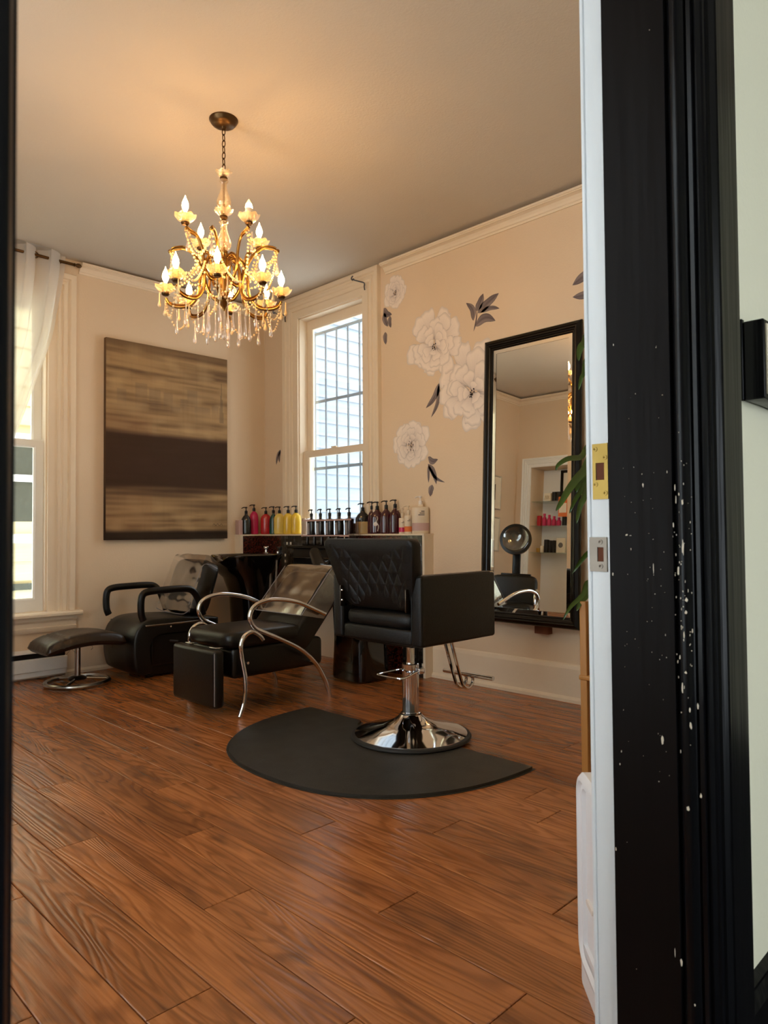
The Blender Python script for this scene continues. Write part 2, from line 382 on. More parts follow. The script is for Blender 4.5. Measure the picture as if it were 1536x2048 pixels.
def wall_with_holes(u0, u1, z0, z1, holes, fn, th):
    m = MB(); us = sorted({u0, u1, *[h[0] for h in holes], *[h[1] for h in holes]}); zs = sorted({z0, z1, *[h[2] for h in holes], *[h[3] for h in holes]})
    for i in range(len(us)-1):
        for j in range(len(zs)-1):
            cu, cz = (us[i]+us[i+1])/2, (zs[j]+zs[j+1])/2
            if any(h[0] < cu < h[1] and h[2] < cz < h[3] for h in holes): continue
            a, b = fn(us[i], zs[j], -th), fn(us[i+1], zs[j+1], 0)
            m.box([min(p, q) for p, q in zip(a, b)], [max(p, q) for p, q in zip(a, b)])
    return m
W2 = (4.12, 4.96, .90, 2.94)      # window in the mirror wall: x0 x1 z0 z1
W1 = (-1.935, -1.03, .47, 2.82)   # window in the back wall: y0 y1 z0 z1
NI = (4.25, 5.25, .05, 2.20)      # shelf niche
W4, W5 = (1.0, 2.0, .50, 2.82), (2.55, 3.55, .50, 2.82)      # added windows in the shelf wall, unseen, to let more daylight in
struct('wall_right', wall_with_holes(XD1-.1, XB+.2, 0, ZC, [W2], fR, .16), 'wall_paint')
struct('wall_back', wall_with_holes(YR-.16, YL+.16, 0, ZC, [W1], fB, .2), 'wall_paint')
struct('wall_left', wall_with_holes(XD1-.1, XB+.2, 0, ZC, [NI, W4, W5], fL, .3), 'wall_paint')
YJ, YJL, ZH = -1.10, -.141, 2.45   # jamb faces and door head
m = MB(); m.box((XD0, -4, 0), (XD1, YJ-.03, 3.4)); m.box((XD0, YJL+.03, 0), (XD1, 2, 3.4)); m.box((XD0, YJ-.03, ZH), (XD1, YJL+.03, 3.4))
struct('wall_front', m, 'hall_paint')
struct('hall_floor', MB().box((-3, -4, -.06), (XD1-.2, 2, -.004)), 'black_paint')
struct('added_hall_ceiling', MB().box((-3, -4, 3.3), (XD0, 2, 3.4)), 'ceiling_paint')  # unseen ceiling, added to cut the daylight in the hall
m = MB(); m.box((-3.1, -4, 0), (-3, -1.45, 3.4)); m.box((-3.1, .3, 0), (-3, 2, 3.4)); m.box((-3.1, -1.45, 2.5), (-3, .3, 3.4))  # unseen rear wall, added; its opening is sized to limit the daylight
struct('added_wall_hall_rear', m, 'hall_paint')
struct('added_wall_hall_left', MB().box((-3, 1.9, 0), (XD0, 2.0, 3.3)), 'hall_paint')  # unseen side walls, added to enclose and dim the hall
struct('added_wall_hall_right', MB().box((-3, -4.0, 0), (XD0, -3.9, 3.3)), 'hall_paint')
struct('baseboard_hall', MB().prism([(XD0, 0), (XD0-.018, 0), (XD0-.018, .24), (XD0-.008, .262), (XD0-.012, .275), (XD0, .285)], -3.9, YJ-.133, lambda u, v, w: (u, w, v)), 'black_gloss_paint')

# crown mouldings
CROWN = [(0, 3.045), (.010, 3.045), (.012, 3.058), (.02, 3.062), (.027, 3.074), (.04, 3.088), (.06, 3.094), (.07, 3.095), (.07, 3.10), (.078, 3.102), (.078, 3.116), (0, 3.116)]
def crown(name, fn, u0, u1): struct(name, MB().prism(CROWN, u0, u1, lambda w, v, u: fn(u, v, w)), 'cream_trim')
crown('trim_1', fR, XD1, 3.86); crown('trim_2', fR, 5.23, XB); crown('trim_3', fB, YR, -2.16); crown('trim_4', fL, XD1, XB); crown('trim_5', fB, -.78, YL)
# baseboards
BASE = [(0, 0), (.034, 0), (.034, .018), (.022, .03), (.018, .034), (.018, .20), (.012, .222), (.006, .228), (0, .23)]
def baseb(name, fn, u0, u1): struct(name, MB().prism(BASE, u0, u1, lambda w, v, u: fn(u, v, w)), 'cream_trim')
baseb('baseboard_right', fR, XD1, 3.4); baseb('baseboard_back', fB, YR, -2.06); baseb('baseboard_left', fL, XD1, NI[0]-.14)
baseb('baseboard_corner', fB, -.8, YL)

# ------------------------------------------------------------------ windows
CAS = [(0, 0), (0, .016), (.012, .02), (.062, .02), (.068, .03), (.082, .034), (.088, .024), (.1, .022), (.108, .03), (.128, .036), (.136, .026), (.15, .024), (.158, .036), (.178, .042), (.19, .042), (.196, .036), (.198, 0)]
def sash(parent, name, u0, u1, z0, z1, w, fn, stile=.055, rail=.055, brail=None, mat='cream_trim', pane='pane_glass'):
    brail = brail or rail; m = MB()
    q = lambda a, b: m.box([min(p, r) for p, r in zip(a, b)], [max(p, r) for p, r in zip(a, b)])
    q(fn(u0, z0, w-.018), fn(u0+stile, z1, w+.018)); q(fn(u1-stile, z0, w-.018), fn(u1, z1, w+.018))
    q(fn(u0+stile, z0, w-.018), fn(u1-stile, z0+brail, w+.018)); q(fn(u0+stile, z1-rail, w-.018), fn(u1-stile, z1, w+.018))
    for o, d in ((.0, .008), ):
        m2 = sweep([(0, .018), (-.012, .010), (-.012, -.01), (0, -.018)], u0+stile, u1-stile, z0+brail, z1-rail, lambda a, b, c: fn(a, b, w+c), closed=True); m.add(m2.v, m2.f)
    s = m.obj(name, mat, parent, smooth=0)
    g = MB(); a, b = fn(u0+stile-.005, z0+brail-.005, w-.003), fn(u1-stile+.005, z1-rail+.005, w+.003)
    g.box([min(p, r) for p, r in zip(a, b)], [max(p, r) for p, r in zip(a, b)]).obj('pane', pane, s, smooth=0)
    return s
def window(name, hole, fn, zs, sill, mat_sash, midz):
    u0, u1, z0, z1 = hole; e = empty(name, fn((u0+u1)/2, z0, 0), kind='structure'); b = Vector(e.location)
    g = lambda u, v, w: tuple(Vector(fn(u, v, w))-b)
    sweep(CAS, u0, u1, zs, z1, g).obj('casing', 'cream_trim', e, smooth=25)
    # reveal lining
    m = MB()
    for a, c in (((u0, z0, -.16), (u0+.012, z1, 0)), ((u1-.012, z0, -.16), (u1, z1, 0)), ((u0, z1-.012, -.16), (u1, z1, 0)), ((u0, z0, -.16), (u1, z0+.012, 0))):
        p, q = g(*a), g(*c); m.box([min(i, j) for i, j in zip(p, q)], [max(i, j) for i, j in zip(p, q)])
    m.obj('reveal', 'cream_trim', e, smooth=0)
    sash(e, 'upper_sash', u0+.012, u1-.012, midz-.02, z1-.012, -.105, g, rail=.07, brail=.04, mat=mat_sash)
    lo = sash(e, 'lower_sash', u0+.012, u1-.012, z0+.012, midz+.025, -.06, g, rail=.045, brail=.085, mat=mat_sash)
    um = (u0+u1)/2; p = g(um, midz+.025, -.045)
    MB().rbox((p[0]-.03, p[1]-.012, p[2]), (p[0]+.03, p[1]+.012, p[2]+.014), .004).obj('sash_lock', 'cream_trim', e)
    if sill:
        MB().prism([(-.14, z0-.028), (.075, z0-.03), (.088, z0-.02), (.088, z0-.004), (.078, z0+.006), (-.14, z0+.012)], u0-.235, u1+.235, lambda w, v, u: g(u, v, w)).obj('sill', 'cream_trim', e)
        MB().prism([(0, z0-.03), (.055, z0-.03), (.05, z0-.052), (.03, z0-.07), (.024, z0-.10), (.034, z0-.105), (.03, z0-.125), (.018, z0-.14), (0, z0-.14)], u0-.205, u1+.205, lambda w, v, u: g(u, v, w)).obj('apron', 'cream_trim', e)
    return e
window('window_1', W1, fB, W1[2], True, 'white_trim', 1.72)
window('added_window_1', W4, fL, W4[2], True, 'white_trim', 1.72)  # this one and the next are added only to admit daylight
window('added_window_2', W5, fL, W5[2], True, 'white_trim', 1.72)
window('window_2', W2, fR, .90, False, 'cream_trim', 1.735)

# ------------------------------------------------------------------ doorway: jamb, casing, strike plates
dr = empty('door_1', (.5, YJ, 0), kind='structure'); db = Vector((.5, YJ, 0))
def doorpart(name, poly, mat, z1=ZH, par=dr, sm=25):
    return MB().prism([(x-.5, y-YJ) for x, y in poly], 0, z1).obj(name, mat, par, smooth=sm)
def arc(cx, cy, r, a0, a1, n=7): return [(cx+r*math.cos(a0+(a1-a0)*i/n), cy+r*math.sin(a0+(a1-a0)*i/n)) for i in range(n+1)]
def casing_poly(yj, s):    # s=+1: jamb on the far side of the doorway, -1: the near side; y measured away from the opening
    A = [(.468, 0), (.467, .009), (.4655, .009)]
    A += [(.452+.0135*math.cos(t), .010-.009*math.sin(t)) for t in [PI*i/8 for i in range(9)]]
    A += [(.438, .013), (.4365, .013), (.4355, .008), (.429, .007), (.428, .013), (.422, .011), (.417, .015), (.4135, .0155), (.4115, .021)]
    for q in (.0225, .0305, .0385): A += [(.4115, q), (.4075, q+.0012), (.4052, q+.0035), (.4075, q+.0058), (.4115, q+.007)]
    A += [(.410, .048), (.405, .05), (.405, .128), (.408, .133), (.44, .133), (.44, .035), (.468, .035)]
    return [(x, yj-s*d) for x, d in A]
for yj_, s_ in ((YJ, 1), (YJL, -1)):
    doorpart('door_casing', casing_poly(yj_, s_), 'black_gloss_paint')
    doorpart('black_jamb', [(.468, yj_), (.574, yj_), (.574, yj_-s_*.035), (.468, yj_-s_*.035)], 'black_paint')
def white_poly(yj, s): return [(x, yj-s*d) for x, d in [(.574, .0045), (.6075, .0045), (.6085, .006), (.6095, .006), (.611, .003), (.6155, .003), (.6175, .006), (.619, .03), (.63, .045), (.642, .06), (.642, .14), (.62, .14), (.62, .035), (.574, .035)]]
wj = doorpart('white_jamb', white_poly(YJ, 1), 'white_paint'); doorpart('white_jamb', white_poly(YJL, -1), 'white_paint')
MB().box((.405-.5, YJL+.14-YJ, ZH), (.63-.5, -.14, ZH+.14)).obj('door_head', 'black_paint', dr, smooth=0)
# strike plates on the rabbet (x, z on the plane y = YJ-.0045)
YP = -.0045
def strike(zc, h, x0, x1, hole, mat, screws, lip):
    m = MB(); hx0, hx1, hz = hole; y0, y1 = YP-.0002, YP+.0018
    for a, b in (((x0, zc-h/2), (hx0, zc+h/2)), ((hx1, zc-h/2), (x1, zc+h/2)), ((hx0, zc-h/2), (hx1, zc-hz)), ((hx0, zc+hz), (hx1, zc+h/2))):
        m.box((a[0]-.5, y0, a[1]), (b[0]-.5, y1, b[1]))
    if lip: m.prism([(x1-.5, y0), (x1+.006-.5, y0-.004), (x1+.006-.5, y0-.002), (x1-.5, y1)], zc-h*.42, zc+h*.42)
    o = m.obj('strike_plate', mat, wj, smooth=0)
    c = MB()
    c.box((hx0-.5+.0005, YP-.02, zc-hz), (hx1-.5-.0005, YP+.0004, zc+hz)); o2 = c.obj('bolt_hole', 'raw_wood', wj, smooth=0)
    for sx, sz in screws:
        s = MB(); M = Matrix.Translation((sx-.5, y1, zc+sz)) @ Matrix.Rotation(-PI/2, 4, 'X')
        s.lathe([(.0042, 0), (.004, .0008), (.0028, .0009), (.0012, .0003), (.0001, .0003)], 12).xf(M); s.obj('screw', mat, wj)
    return o
strike(1.148, .094, .5765, .6045, (.583, .5985, .0145), 'brass', ((.599, .038), (.5815, .023), (.599, -.022), (.5815, -.037)), False)
strike(1.008, .058, .5805, .612, (.5865, .598, .012), 'nickel', ((.592, .021), (.592, -.02)), True)
# worn paint: chips where the black coat has come away
random.seed(21)
def chip_poly(n, rx, rz): return [(rx*math.cos(2*PI*i/n)*random.uniform(.5, 1.15), rz*math.sin(2*PI*i/n)*random.uniform(.55, 1.15)) for i in range(n)]
chips = MB()
def chip(x, z, rx, rz, yo=0.0): chips.prism([(x-.5+a, z+b) for a, b in chip_poly(9, rx, rz)], yo-.0005, yo+.0004, lambda u, v, w: (u, w, v))
def px_jamb(px, py, yo=0.0):
    d = fw+rt*((px-768)/F)-up*((py-1024)/F); k = (YJ+yo)/d.y; return d.x*k, 1.05+d.z*k
BIG = [(1325, 1482, .0028, .0085), (1286, 970, .0012, .004), (1253, 1070, .0022, .0018), (1261, 1071, .0022, .0006), (1262, 1098, .0007, .002), (1307, 1137, .0006, .012), (1312, 695, .0008, .0008), (1284, 948, .0008, .001), (1334, 944, .0007, .0022), (1325, 790, .0012, .0007), (1318, 1563, .0012, .0008), (1310, 1188, .001, .001), (1296, 1158, .0006, .0006), (1243, 1503, .0007, .0022), (1240, 1528, .0008, .002), (1363, 1925, .0022, .006), (1350, 1905, .0006, .008), (1299, 60, .0008, .0008), (1247, 1420, .0005, .001), (1227, 690, .0007, .0022), (1273, 1938, .0006, .0006), (1333, 1315, .0006, .001), (1331, 1270, .0006, .002), (1226, 1148, .0012, .003), (1232, 1698, .0012, .003)]
for px, py, rx, rz in BIG:
    x, z = px_jamb(px, py); chip(min(x, .572), z, rx, rz)
for i in range(46):
    x, z = px_jamb(random.uniform(1245, 1340), random.gauss(1180, 260)); chip(x, z, random.uniform(.0002, .0005), random.uniform(.0002, .0011))
for px, py, rx, rz in [(1366, 1095, .0018, .013), (1357, 1140, .0016, .009), (1373, 1200, .0022, .0035), (1372, 1225, .0018, .003), (1365, 1005, .0016, .005), (1345, 1075, .0014, .0045), (1347, 1050, .001, .004), (1372, 1345, .0022, .0022), (1365, 1375, .0012, .011), (1380, 1420, .0012, .004), (1396, 1413, .0014, .005), (1382, 1452, .0018, .007), (1376, 1617, .0028, .0045), (1402, 1592, .0016, .004), (1350, 975, .0008, .005), (1368, 1270, .001, .006), (1385, 1262, .0008, .004), (1360, 1315, .001, .004), (1340, 1300, .0008, .003), (1335, 1160, .0006, .006), (1390, 2010, .001, .002), (1352, 1000, .0006, .007)]:
    x, z = px_jamb(px, py, -.0012); chip(x, z, rx, rz, -.0008)
for i in range(60):
    x, z = px_jamb(random.uniform(1348, 1384), random.gauss(1200, 170), -.0012); chip(x, z, random.uniform(.0003, .0008), random.uniform(.0004, .0028), -.0008)
chips.obj('paint_chips', 'chip_paint', dr, smooth=0, kind='stuff')
# small black box frame on the hall wall
bf = empty('box_frame', (XD0, -1.33, 1.275), label='deep black box frame with pale front hung on the pale hall wall', cat='frame')
m = MB(); m.rbox((-.006, -.008, .0), (0, .004, .145), .002); m.rbox((-.040, -.30, 0), (-.006, 0, .14), .003); m.obj('frame_body', 'black_gloss_paint', bf)
MB().rbox((-.043, -.29, .008), (-.039, -.008, .132), .001).obj('front_panel', 'paper', bf)

# ------------------------------------------------------------------ outside: neighbouring walls and window bars
nb = empty('clapboard_wall', (6.3, -6.2, 0), label='white clapboard house wall seen through the barred window', cat='house')
MB().box((.03, -2.5, -.5), (.2, 2.1, 6)).obj('sheathing', 'siding_white', nb, smooth=0)
bmx = MB().prism([(-.008, 0), (-.008, .008), (.02, .16), (.03, .16), (.03, 0)], -2.5, 2.1, lambda u, v, w: (u, w, v)).mesh('siding_board', 'siding_white', 0)
for i in range(44):
    o = bpy.data.objects.new('siding_board', bmx); o.location = (0, 0, -.5+i*.148); link(o, nb)
n2 = empty('neighbour_house', (7.6, -2.2, 0), label='cream clapboard house with a dark window seen through the curtained window', cat='house')
MB().box((.03, -4.2, -1), (.2, 4, 5.5)).obj('sheathing', 'siding_cream', n2, smooth=0)
bm2 = MB().prism([(0, 0), (-.004, .004), (.02, .2), (.03, .2), (.03, 0)], -4.2, 4, lambda u, v, w: (u, w, v)).mesh('siding_board', 'siding_cream', 0)
for i in range(33):
    z = -.98+i*.1955
    if 1.0 <= z < 2.0: continue
    o = bpy.data.objects.new('siding_board', bm2); o.location = (0, 0, z); link(o, n2)
w = MB().box((-.02, -1.4, .96), (.06, 1.2, 1.05)).box((-.02, -1.4, 1.97), (.06, 1.2, 2.06)).box((-.02, -1.4, 1.05), (.06, -1.3, 1.97)).box((-.02, 1.1, 1.05), (.06, 1.2, 1.97)).box((-.01, -1.3, 1.575), (.05, 1.1, 1.645)).obj('window_frame', 'white_trim', n2, smooth=0)
MB().box((.02, -1.3, 1.05), (.028, 1.1, 1.97)).obj('pane', 'dark_window', w, smooth=0)
MB().box((-.012, -4.2, .49), (.0, 4, .555)).obj('belt_board', 'dark_window', n2, smooth=0)
gr = empty('window_bars', (4.54, -4.06, .75), label='grey iron security bars outside the tall window', cat='window bars')
for i in range(7): MB().tube([(.60-.147*i-.05, 0, 0), (.60-.147*i-.05, 0, 2.08)], .0095, 8).obj('bar', 'iron_bar', gr)
for z in (2.826, 2.212, 1.613, .98): MB().rbox((-.5, -.006, z-.75-.013), (.58, .006, z-.75+.013), .002).obj('rail', 'iron_bar', gr)

# curtain brackets left on the casing
def bracket(loc, flip, label):
    b = empty('curtain_bracket', loc, label=label, cat='bracket', group='curtain brackets on the window casing')
    MB().tube(spline([(0, 0, -.055), (0, .005, -.03), (0, .006, 0), (.012*flip, .045, .006), (.03*flip, .085, .012), (.035*flip, .1, .02)], 4), .005, 6).obj('arm', 'dark_iron', b)
    MB().tube(spline([(.03*flip, .1, .04), (.038*flip, .108, .022), (.034*flip, .1, .008), (.028*flip, .09, .02)], 4), .0055, 6).obj('hook', 'dark_iron', b)
bracket((4.06, YR+.042, 3.02), 1, 'grey iron curtain bracket near the top right of the casing')
bracket((5.10, YR+.042, 2.99), 1, 'grey iron curtain bracket at top left of the casing, beside chandelier')

# ------------------------------------------------------------------ tiled ledge behind the basins
LZ = 1.03
lg = empty('tiled_ledge', (5.3, -3.8, 0), kind='structure', label='low tiled ledge wrapping the corner behind the wash basins'); lb = Vector(lg.location)
def lbox(name, a, b, mat): return MB().box(Vector(a)-lb, Vector(b)-lb).obj(name, mat, lg, smooth=0)
LX, LY = XB-.1, -3.78
lbox('ledge_core', (LX+.006, -3.555, 0), (XB, YR, LZ-.012), 'cream_trim'); lbox('ledge_core', (4.785, YR, 0), (LX+.006, LY-.006, LZ-.012), 'cream_trim'); lbox('ledge_core', (3.40, YR, 0), (4.20, LY-.006, LZ-.012), 'cream_trim')
lbox('tile_panel', (LX, -3.58, 0), (LX+.006, LY, LZ-.012), 'red_mosaic'); lbox('tile_panel', (5.09, LY-.006, 0), (LX, LY, LZ-.012), 'red_mosaic')
lbox('tile_panel', (3.615, LY-.006, 0), (4.20, LY, LZ-.012), 'red_mosaic')
lbox('tile_border', (4.785, LY-.006, 0), (5.09, LY+.001, LZ-.012), 'black_mosaic'); lbox('tile_border', (3.42, LY-.006, 0), (3.615, LY+.001, LZ-.012), 'black_mosaic')
lbox('ledge_top', (LX-.004, -3.55, LZ-.012), (XB, YR, LZ), 'cream_trim'); lbox('ledge_top', (4.78, YR, LZ-.012), (LX-.004, LY+.004, LZ), 'cream_trim'); lbox('ledge_top', (3.395, YR, LZ-.012), (4.205, LY+.004, LZ), 'cream_trim')

# ------------------------------------------------------------------ heater under the left window
ht = empty('baseboard_heater', (XB, -1.5, 0), label='long cream electric baseboard heater on the floor under the curtained window', cat='heater')
MB().prism([(0, .02), (-.06, .02), (-.06, .055), (-.07, .06), (-.074, .145), (-.06, .15), (-.03, .15), (-.03, .185), (-.066, .19), (-.066, .2), (0, .21)], -.56, .9, lambda u, v, w: (u, w, v)).obj('cover', 'white_trim', ht, smooth=25)
MB().box((-.056, -.55, .022), (-.002, .89, .05)).box((-.055, -.55, .152), (-.01, .89, .184)).obj('slot', 'black_plastic', ht, smooth=0)

# ------------------------------------------------------------------ curtain and rod
rod = empty('curtain_rod', (XB-.09, -1.5, 3.075), label='dark bronze curtain rod above the left window', cat='curtain rod')
MB().tube([(0, -.585, 0), (0, .8, 0)], .011, 10).obj('rod', 'bronze', rod)
MB().lathe([(.006, 0), (.013, .006), (.013, .012), (.008, .016), (.016, .03), (.018, .042), (.012, .056), (.002, .064)], 12).xf(Matrix.Translation((0, -.585, 0)) @ Matrix.Rotation(PI/2, 4, 'X')).obj('finial', 'bronze', rod)
for yy in (-.5, .7): MB().tube([(0, yy, 0), (.085, yy, 0)], .007, 6).rbox((.08, yy-.012, -.03), (.09, yy+.012, .03), .003).obj('rod_bracket', 'bronze', rod)
cu = empty('sheer_curtain', (XB-.09, -1.5, 0), label='sheer white grommet curtain swept aside on the left window', cat='curtain')
redge = spline([(-2.04, 3.165, 0), (-2.03, 3.0, 0), (-1.985, 2.72, 0), (-1.94, 2.48, 0), (-1.837, 2.166, 0), (-1.737, 1.865, 0), (-1.655, 1.66, 0), (-1.5, 1.4, 0), (-1.3, 1.22, 0), (-1.18, 1.15, 0)], 8)
def right_at(z):
    for a, b in zip(redge, redge[1:]):
        if a.y >= z >= b.y: return a.x+(b.x-a.x)*(a.y-z)/max(1e-6, a.y-b.y)
    return redge[-1].x
def cur(u, v):
    z = 3.165-(3.165-1.16)*v; yr = right_at(z); yl = -1.0-.02*v
    y = yr+(yl-yr)*(u**(1.0+.15*v)); amp = .05*(1-.55*v); n = 6.0
    s = math.sin(2*PI*n*u+.6+.5*math.sin(3*v)); x = amp*s+.012*math.sin(17*u+4*v)*v
    y += .018*math.sin(4*PI*n*u)*(1-v)
    return (x, y+1.5, z+.012*math.sin(2*PI*n*u+1.2)*(v < .001))
MB().grid(150, 60, cur).obj('cloth', 'sheer', cu, smooth=80)
for i in range(7):
    u = (i+.55)/6.6; p = cur(min(u, 1), .045)
    if u > 1: continue
    MB().tube([(.003*math.cos(a), .022*math.cos(a), .022*math.sin(a)) for a in [2*PI*k/18 for k in range(18)]], .0045, 6, closed=True).obj('grommet', 'bronze', cu, loc=(0, p[1], 3.075))

# ------------------------------------------------------------------ painting on the back wall
def canvas():
    m = MB(); Wd, Hd = 1.095, 1.59; nu, nv = 130, 190; colr = []
    tan, dk, md, lt = lin((166, 134, 94)), lin((56, 37, 25)), lin((104, 80, 58)), lin((200, 168, 122))
    def mixc(a, b, f): f = max(0, min(1, f)); return tuple(p+(q-p)*f for p, q in zip(a, b))
    sm = lambda e0, e1, x: (lambda k: k*k*(3-2*k))(max(0, min(1, (x-e0)/(e1-e0))))
    bl = [(.08, .15, .245), (.22, .31, .205), (.33, .42, .225), (.44, .52, .235), (.58, .64, .255), (.64, .73, .205), (.86, .92, .27), (.50, .58, .30), (.7, .84, .285)]
    def colour(u, v):   # v from the top
        n1 = mnoise.noise(Vector((u*1.6, v*46, 1))); n2 = mnoise.noise(Vector((u*3, v*120, 5))); n3 = mnoise.noise(Vector((u*7, v*14, 9))); n4 = mnoise.noise(Vector((u*60, v*5, 3)))
        c = mixc(tan, md, .35+.9*n1+.35*n2); c = mixc(c, lt, max(0, n3*.5+n2*.25))
        c = mixc(c, md, (1-sm(0, .07, v))*.8)
        for a, b, t in bl:
            if a < u < b and t < v < .36: c = mixc(c, lin((112, 96, 80)), .35*(1-sm(t, .36, v)))
        if abs(u-.945) < .002+.016*sm(.14, .34, v) and .14 < v < .36: c = mixc(c, lin((96, 84, 70)), .5)
        if u < .35: c = mixc(c, lin((150, 108, 74)), .25*sm(.33, .42, v))
        d = sm(.43+.015*math.sin(u*2.5)+.012*n1, .47+.012*n1, v)*(1-sm(.72+.02*n1, .80+.03*n1, v)); dd = mixc(dk, lin((64, 44, 32)), .5+.8*n1-.4*u+.2*n4)
        c = mixc(c, dd, d*.97)
        c = mixc(c, lin((84, 62, 46)), .6*(1-sm(.02, .1, abs(v-.80)))*(.5+n1))
        c = mixc(c, lin((34, 23, 18)), sm(.935+.01*n3, .968, v)*.95)
        return mixc(c, tuple(x*.8 for x in c), .4*max(0, n4))
    for j in range(nv+1):
        for i in range(nu+1):
            u, v = i/nu, j/nv; m.v.append((-.04, .5475-Wd*u, Hd*(1-v))); colr.append(colour(u, v))
    m.f = [(j*(nu+1)+i, j*(nu+1)+i+1, (j+1)*(nu+1)+i+1, (j+1)*(nu+1)+i) for j in range(nv) for i in range(nu)]
    k = len(m.v); b = MB().box((-.0395, .5475-Wd, 0), (0, .5475, Hd)); m.add(b.v, b.f)
    for p in b.v: colr.append(colour(.02 if p[1] > 0 else .98, 1-p[2]/Hd))
    m.c = colr; return m
pc = empty('painting', (XB-.003, -2.905, .997), label='large brown abstract canvas painting with a faint skyline on the back wall', cat='painting')
canvas().obj('canvas', 'vertex_print', pc, smooth=0)
MB().tube([(-.0405, -.40-.012*i, .115+.012*math.sin(i*2.1)+.006*(i % 3)) for i in range(9)], .0016, 4).obj('signature', 'black_card', pc)

# ------------------------------------------------------------------ flower wall decals (flat vinyl prints on the mirror wall)
def decal_obj(name, m, label, cat, group):
    c = Vector((sum(p[0] for p in m.v)/len(m.v), YR, sum(p[1] for p in m.v)/len(m.v)))
    m.v = [(p[0]-c.x, .0006+p[2], p[1]-c.z) for p in m.v]
    return m.obj(name, 'vertex_print', None, smooth=0, loc=c, label=label, cat=cat, group=group)
WHT, GRY, DRK = lin((240, 226, 212)), lin((170, 156, 152)), lin((84, 74, 78))
def cmix(a, b, f): f = max(0, min(1, f)); return tuple(p+(q-p)*f for p, q in zip(a, b))
def petal(m, cx, cz, ang, r0, r1, wd, lay, rnd, tone=0.0):
    """a ruffled petal, grid in (t along, s across)"""
    nt, ns = 9, 18; k = len(m.v); ph = rnd.uniform(0, 6)
    for i in range(nt+1):
        t = i/nt
        for j in range(ns+1):
            s = j/ns*2-1
            L = r1*(1-.14*s*s-.035*math.sin(4*s+ph)-.02*math.sin(9*s+ph*2))
            r = r0+(L-r0)*t; a = ang+wd*s*(.35+.65*t**.6)*(1-.25*max(0, t-.8)*5*abs(s)**3)
            m.v.append((cx-r*math.cos(a), cz+r*math.sin(a), lay+.0009*t*(1-abs(s))))
            vein = .5+.5*math.sin(s*23+ph+2*math.sin(t*4))
            f = .60*(1-t)**1.6+.16*vein*(1-t)+.35*abs(s)**6+tone
            c = cmix(WHT, GRY, f)
            if t > .97 or abs(s) > .985: c = cmix(c, DRK, .30)
            if t < .12: c = cmix(c, DRK, .35)
            m.c.append(c)
    m.f += [(k+i*(ns+1)+j, k+i*(ns+1)+j+1, k+(i+1)*(ns+1)+j+1, k+(i+1)*(ns+1)+j) for i in range(nt) for j in range(ns)]
def flower(cx, cz, R, seed, label, kind, sq=1.0, rot=0.0):
    rnd = random.Random(seed); m = MB(); m.c = []; lay = 0.0
    if kind == 'open':
        rings = [(9, .30, 1.0, .40), (8, .2, .80, .46), (7, .12, .60, .5), (5, .05, .42, .62), (3, .02, .24, .8)]
    else:
        rings = [(7, .35, 1.0, .52), (7, .3, .84, .50), (6, .25, .66, .55), (5, .18, .46, .62), (4, .08, .28, .75)]
    for q, (n, a, b, w) in enumerate(rings):
        for i in range(n):
            an = rot+2*PI*(i+.5*(q % 2))/n+rnd.uniform(-.18, .18)
            off = .10*R*q/4 if kind == 'open' else .06*R*q/4
            petal(m, cx, cz-off, an, a*R*.6, b*R*rnd.uniform(.86, 1.08), w*rnd.uniform(.85, 1.15), lay, rnd, .04*q if kind != 'open' else .0); lay += .00004
    k = len(m.v)
    for i in range(16):     # stamens / dark heart
        a, r = rnd.uniform(0, 2*PI), R*rnd.uniform(.0, .09 if kind == 'open' else .2); x, z = cx+r*math.cos(a), cz-.1*R+r*math.sin(a)*1.2; d = R*rnd.uniform(.008, .022)*(1 if kind == 'open' else 1.2)
        k = len(m.v); e = 1.0 if kind == 'open' else 2.2
        m.v += [(x-d, z-d*e, lay+.001), (x+d, z-d*.6, lay+.001), (x+d*.8, z+d*e, lay+.001), (x-d*.7, z+d*.8, lay+.001)]; m.c += [lin((52, 44, 46))]*4; m.f.append((k, k+1, k+2, k+3))
    m.v = [(cx+(p[0]-cx)*sq, p[1], p[2]) for p in m.v]
    return decal_obj('flower_decal', m, label, 'wall decal', 'peony wall decals')
def leafshape(m, a, b, w, bend=.15, tone=0.0):
    (x0, z0), (x1, z1) = a, b; dx, dz = x1-x0, z1-z0; L = math.hypot(dx, dz); nx, nz_ = -dz/L, dx/L; n = 12; k = len(m.v)
    for i in range(n+1):
        t = i/n; wv_ = w*math.sin(PI*t**.85)**.9*(1+.12*math.sin(9*t)); o = bend*L*math.sin(PI*t)
        for j, s in enumerate((-1, -.5, 0, .5, 1)):
            m.v.append((x0+dx*t+nx*(o+s*wv_), z0+dz*t+nz_*(o+s*wv_), .0002))
            c = cmix(lin((176, 160, 152)), lin((88, 78, 84)), .55+.3*t+tone-.35*abs(s)*(j > 2))
            if j == 2 or abs(s) > .9: c = cmix(c, lin((66, 58, 62)), .4)
            m.c.append(c)
    m.f += [(k+i*5+j, k+i*5+j+1, k+(i+1)*5+j+1, k+(i+1)*5+j) for i in range(n) for j in range(4)]
def leaves(items, label, stems=()):
    m = MB(); m.c = []
    for it in items: leafshape(m, *it)
    for a, b in stems: leafshape(m, a, b, .006, .05, .2)
    return decal_obj('leaf_decal', m, label, 'wall decal', 'leaf wall decals')
flower(3.765, 2.888, .145, 3, 'smallest white peony wall decal, beside the top of the window casing', 'round', .84)
flower(3.372, 2.415, .262, 11, 'open white peony wall decal left of the leafy sprig', 'open', 1.0, .4)
flower(3.035, 2.035, .335, 5, 'largest white peony wall decal, partly behind the black mirror frame', 'open', .95, 1.1)
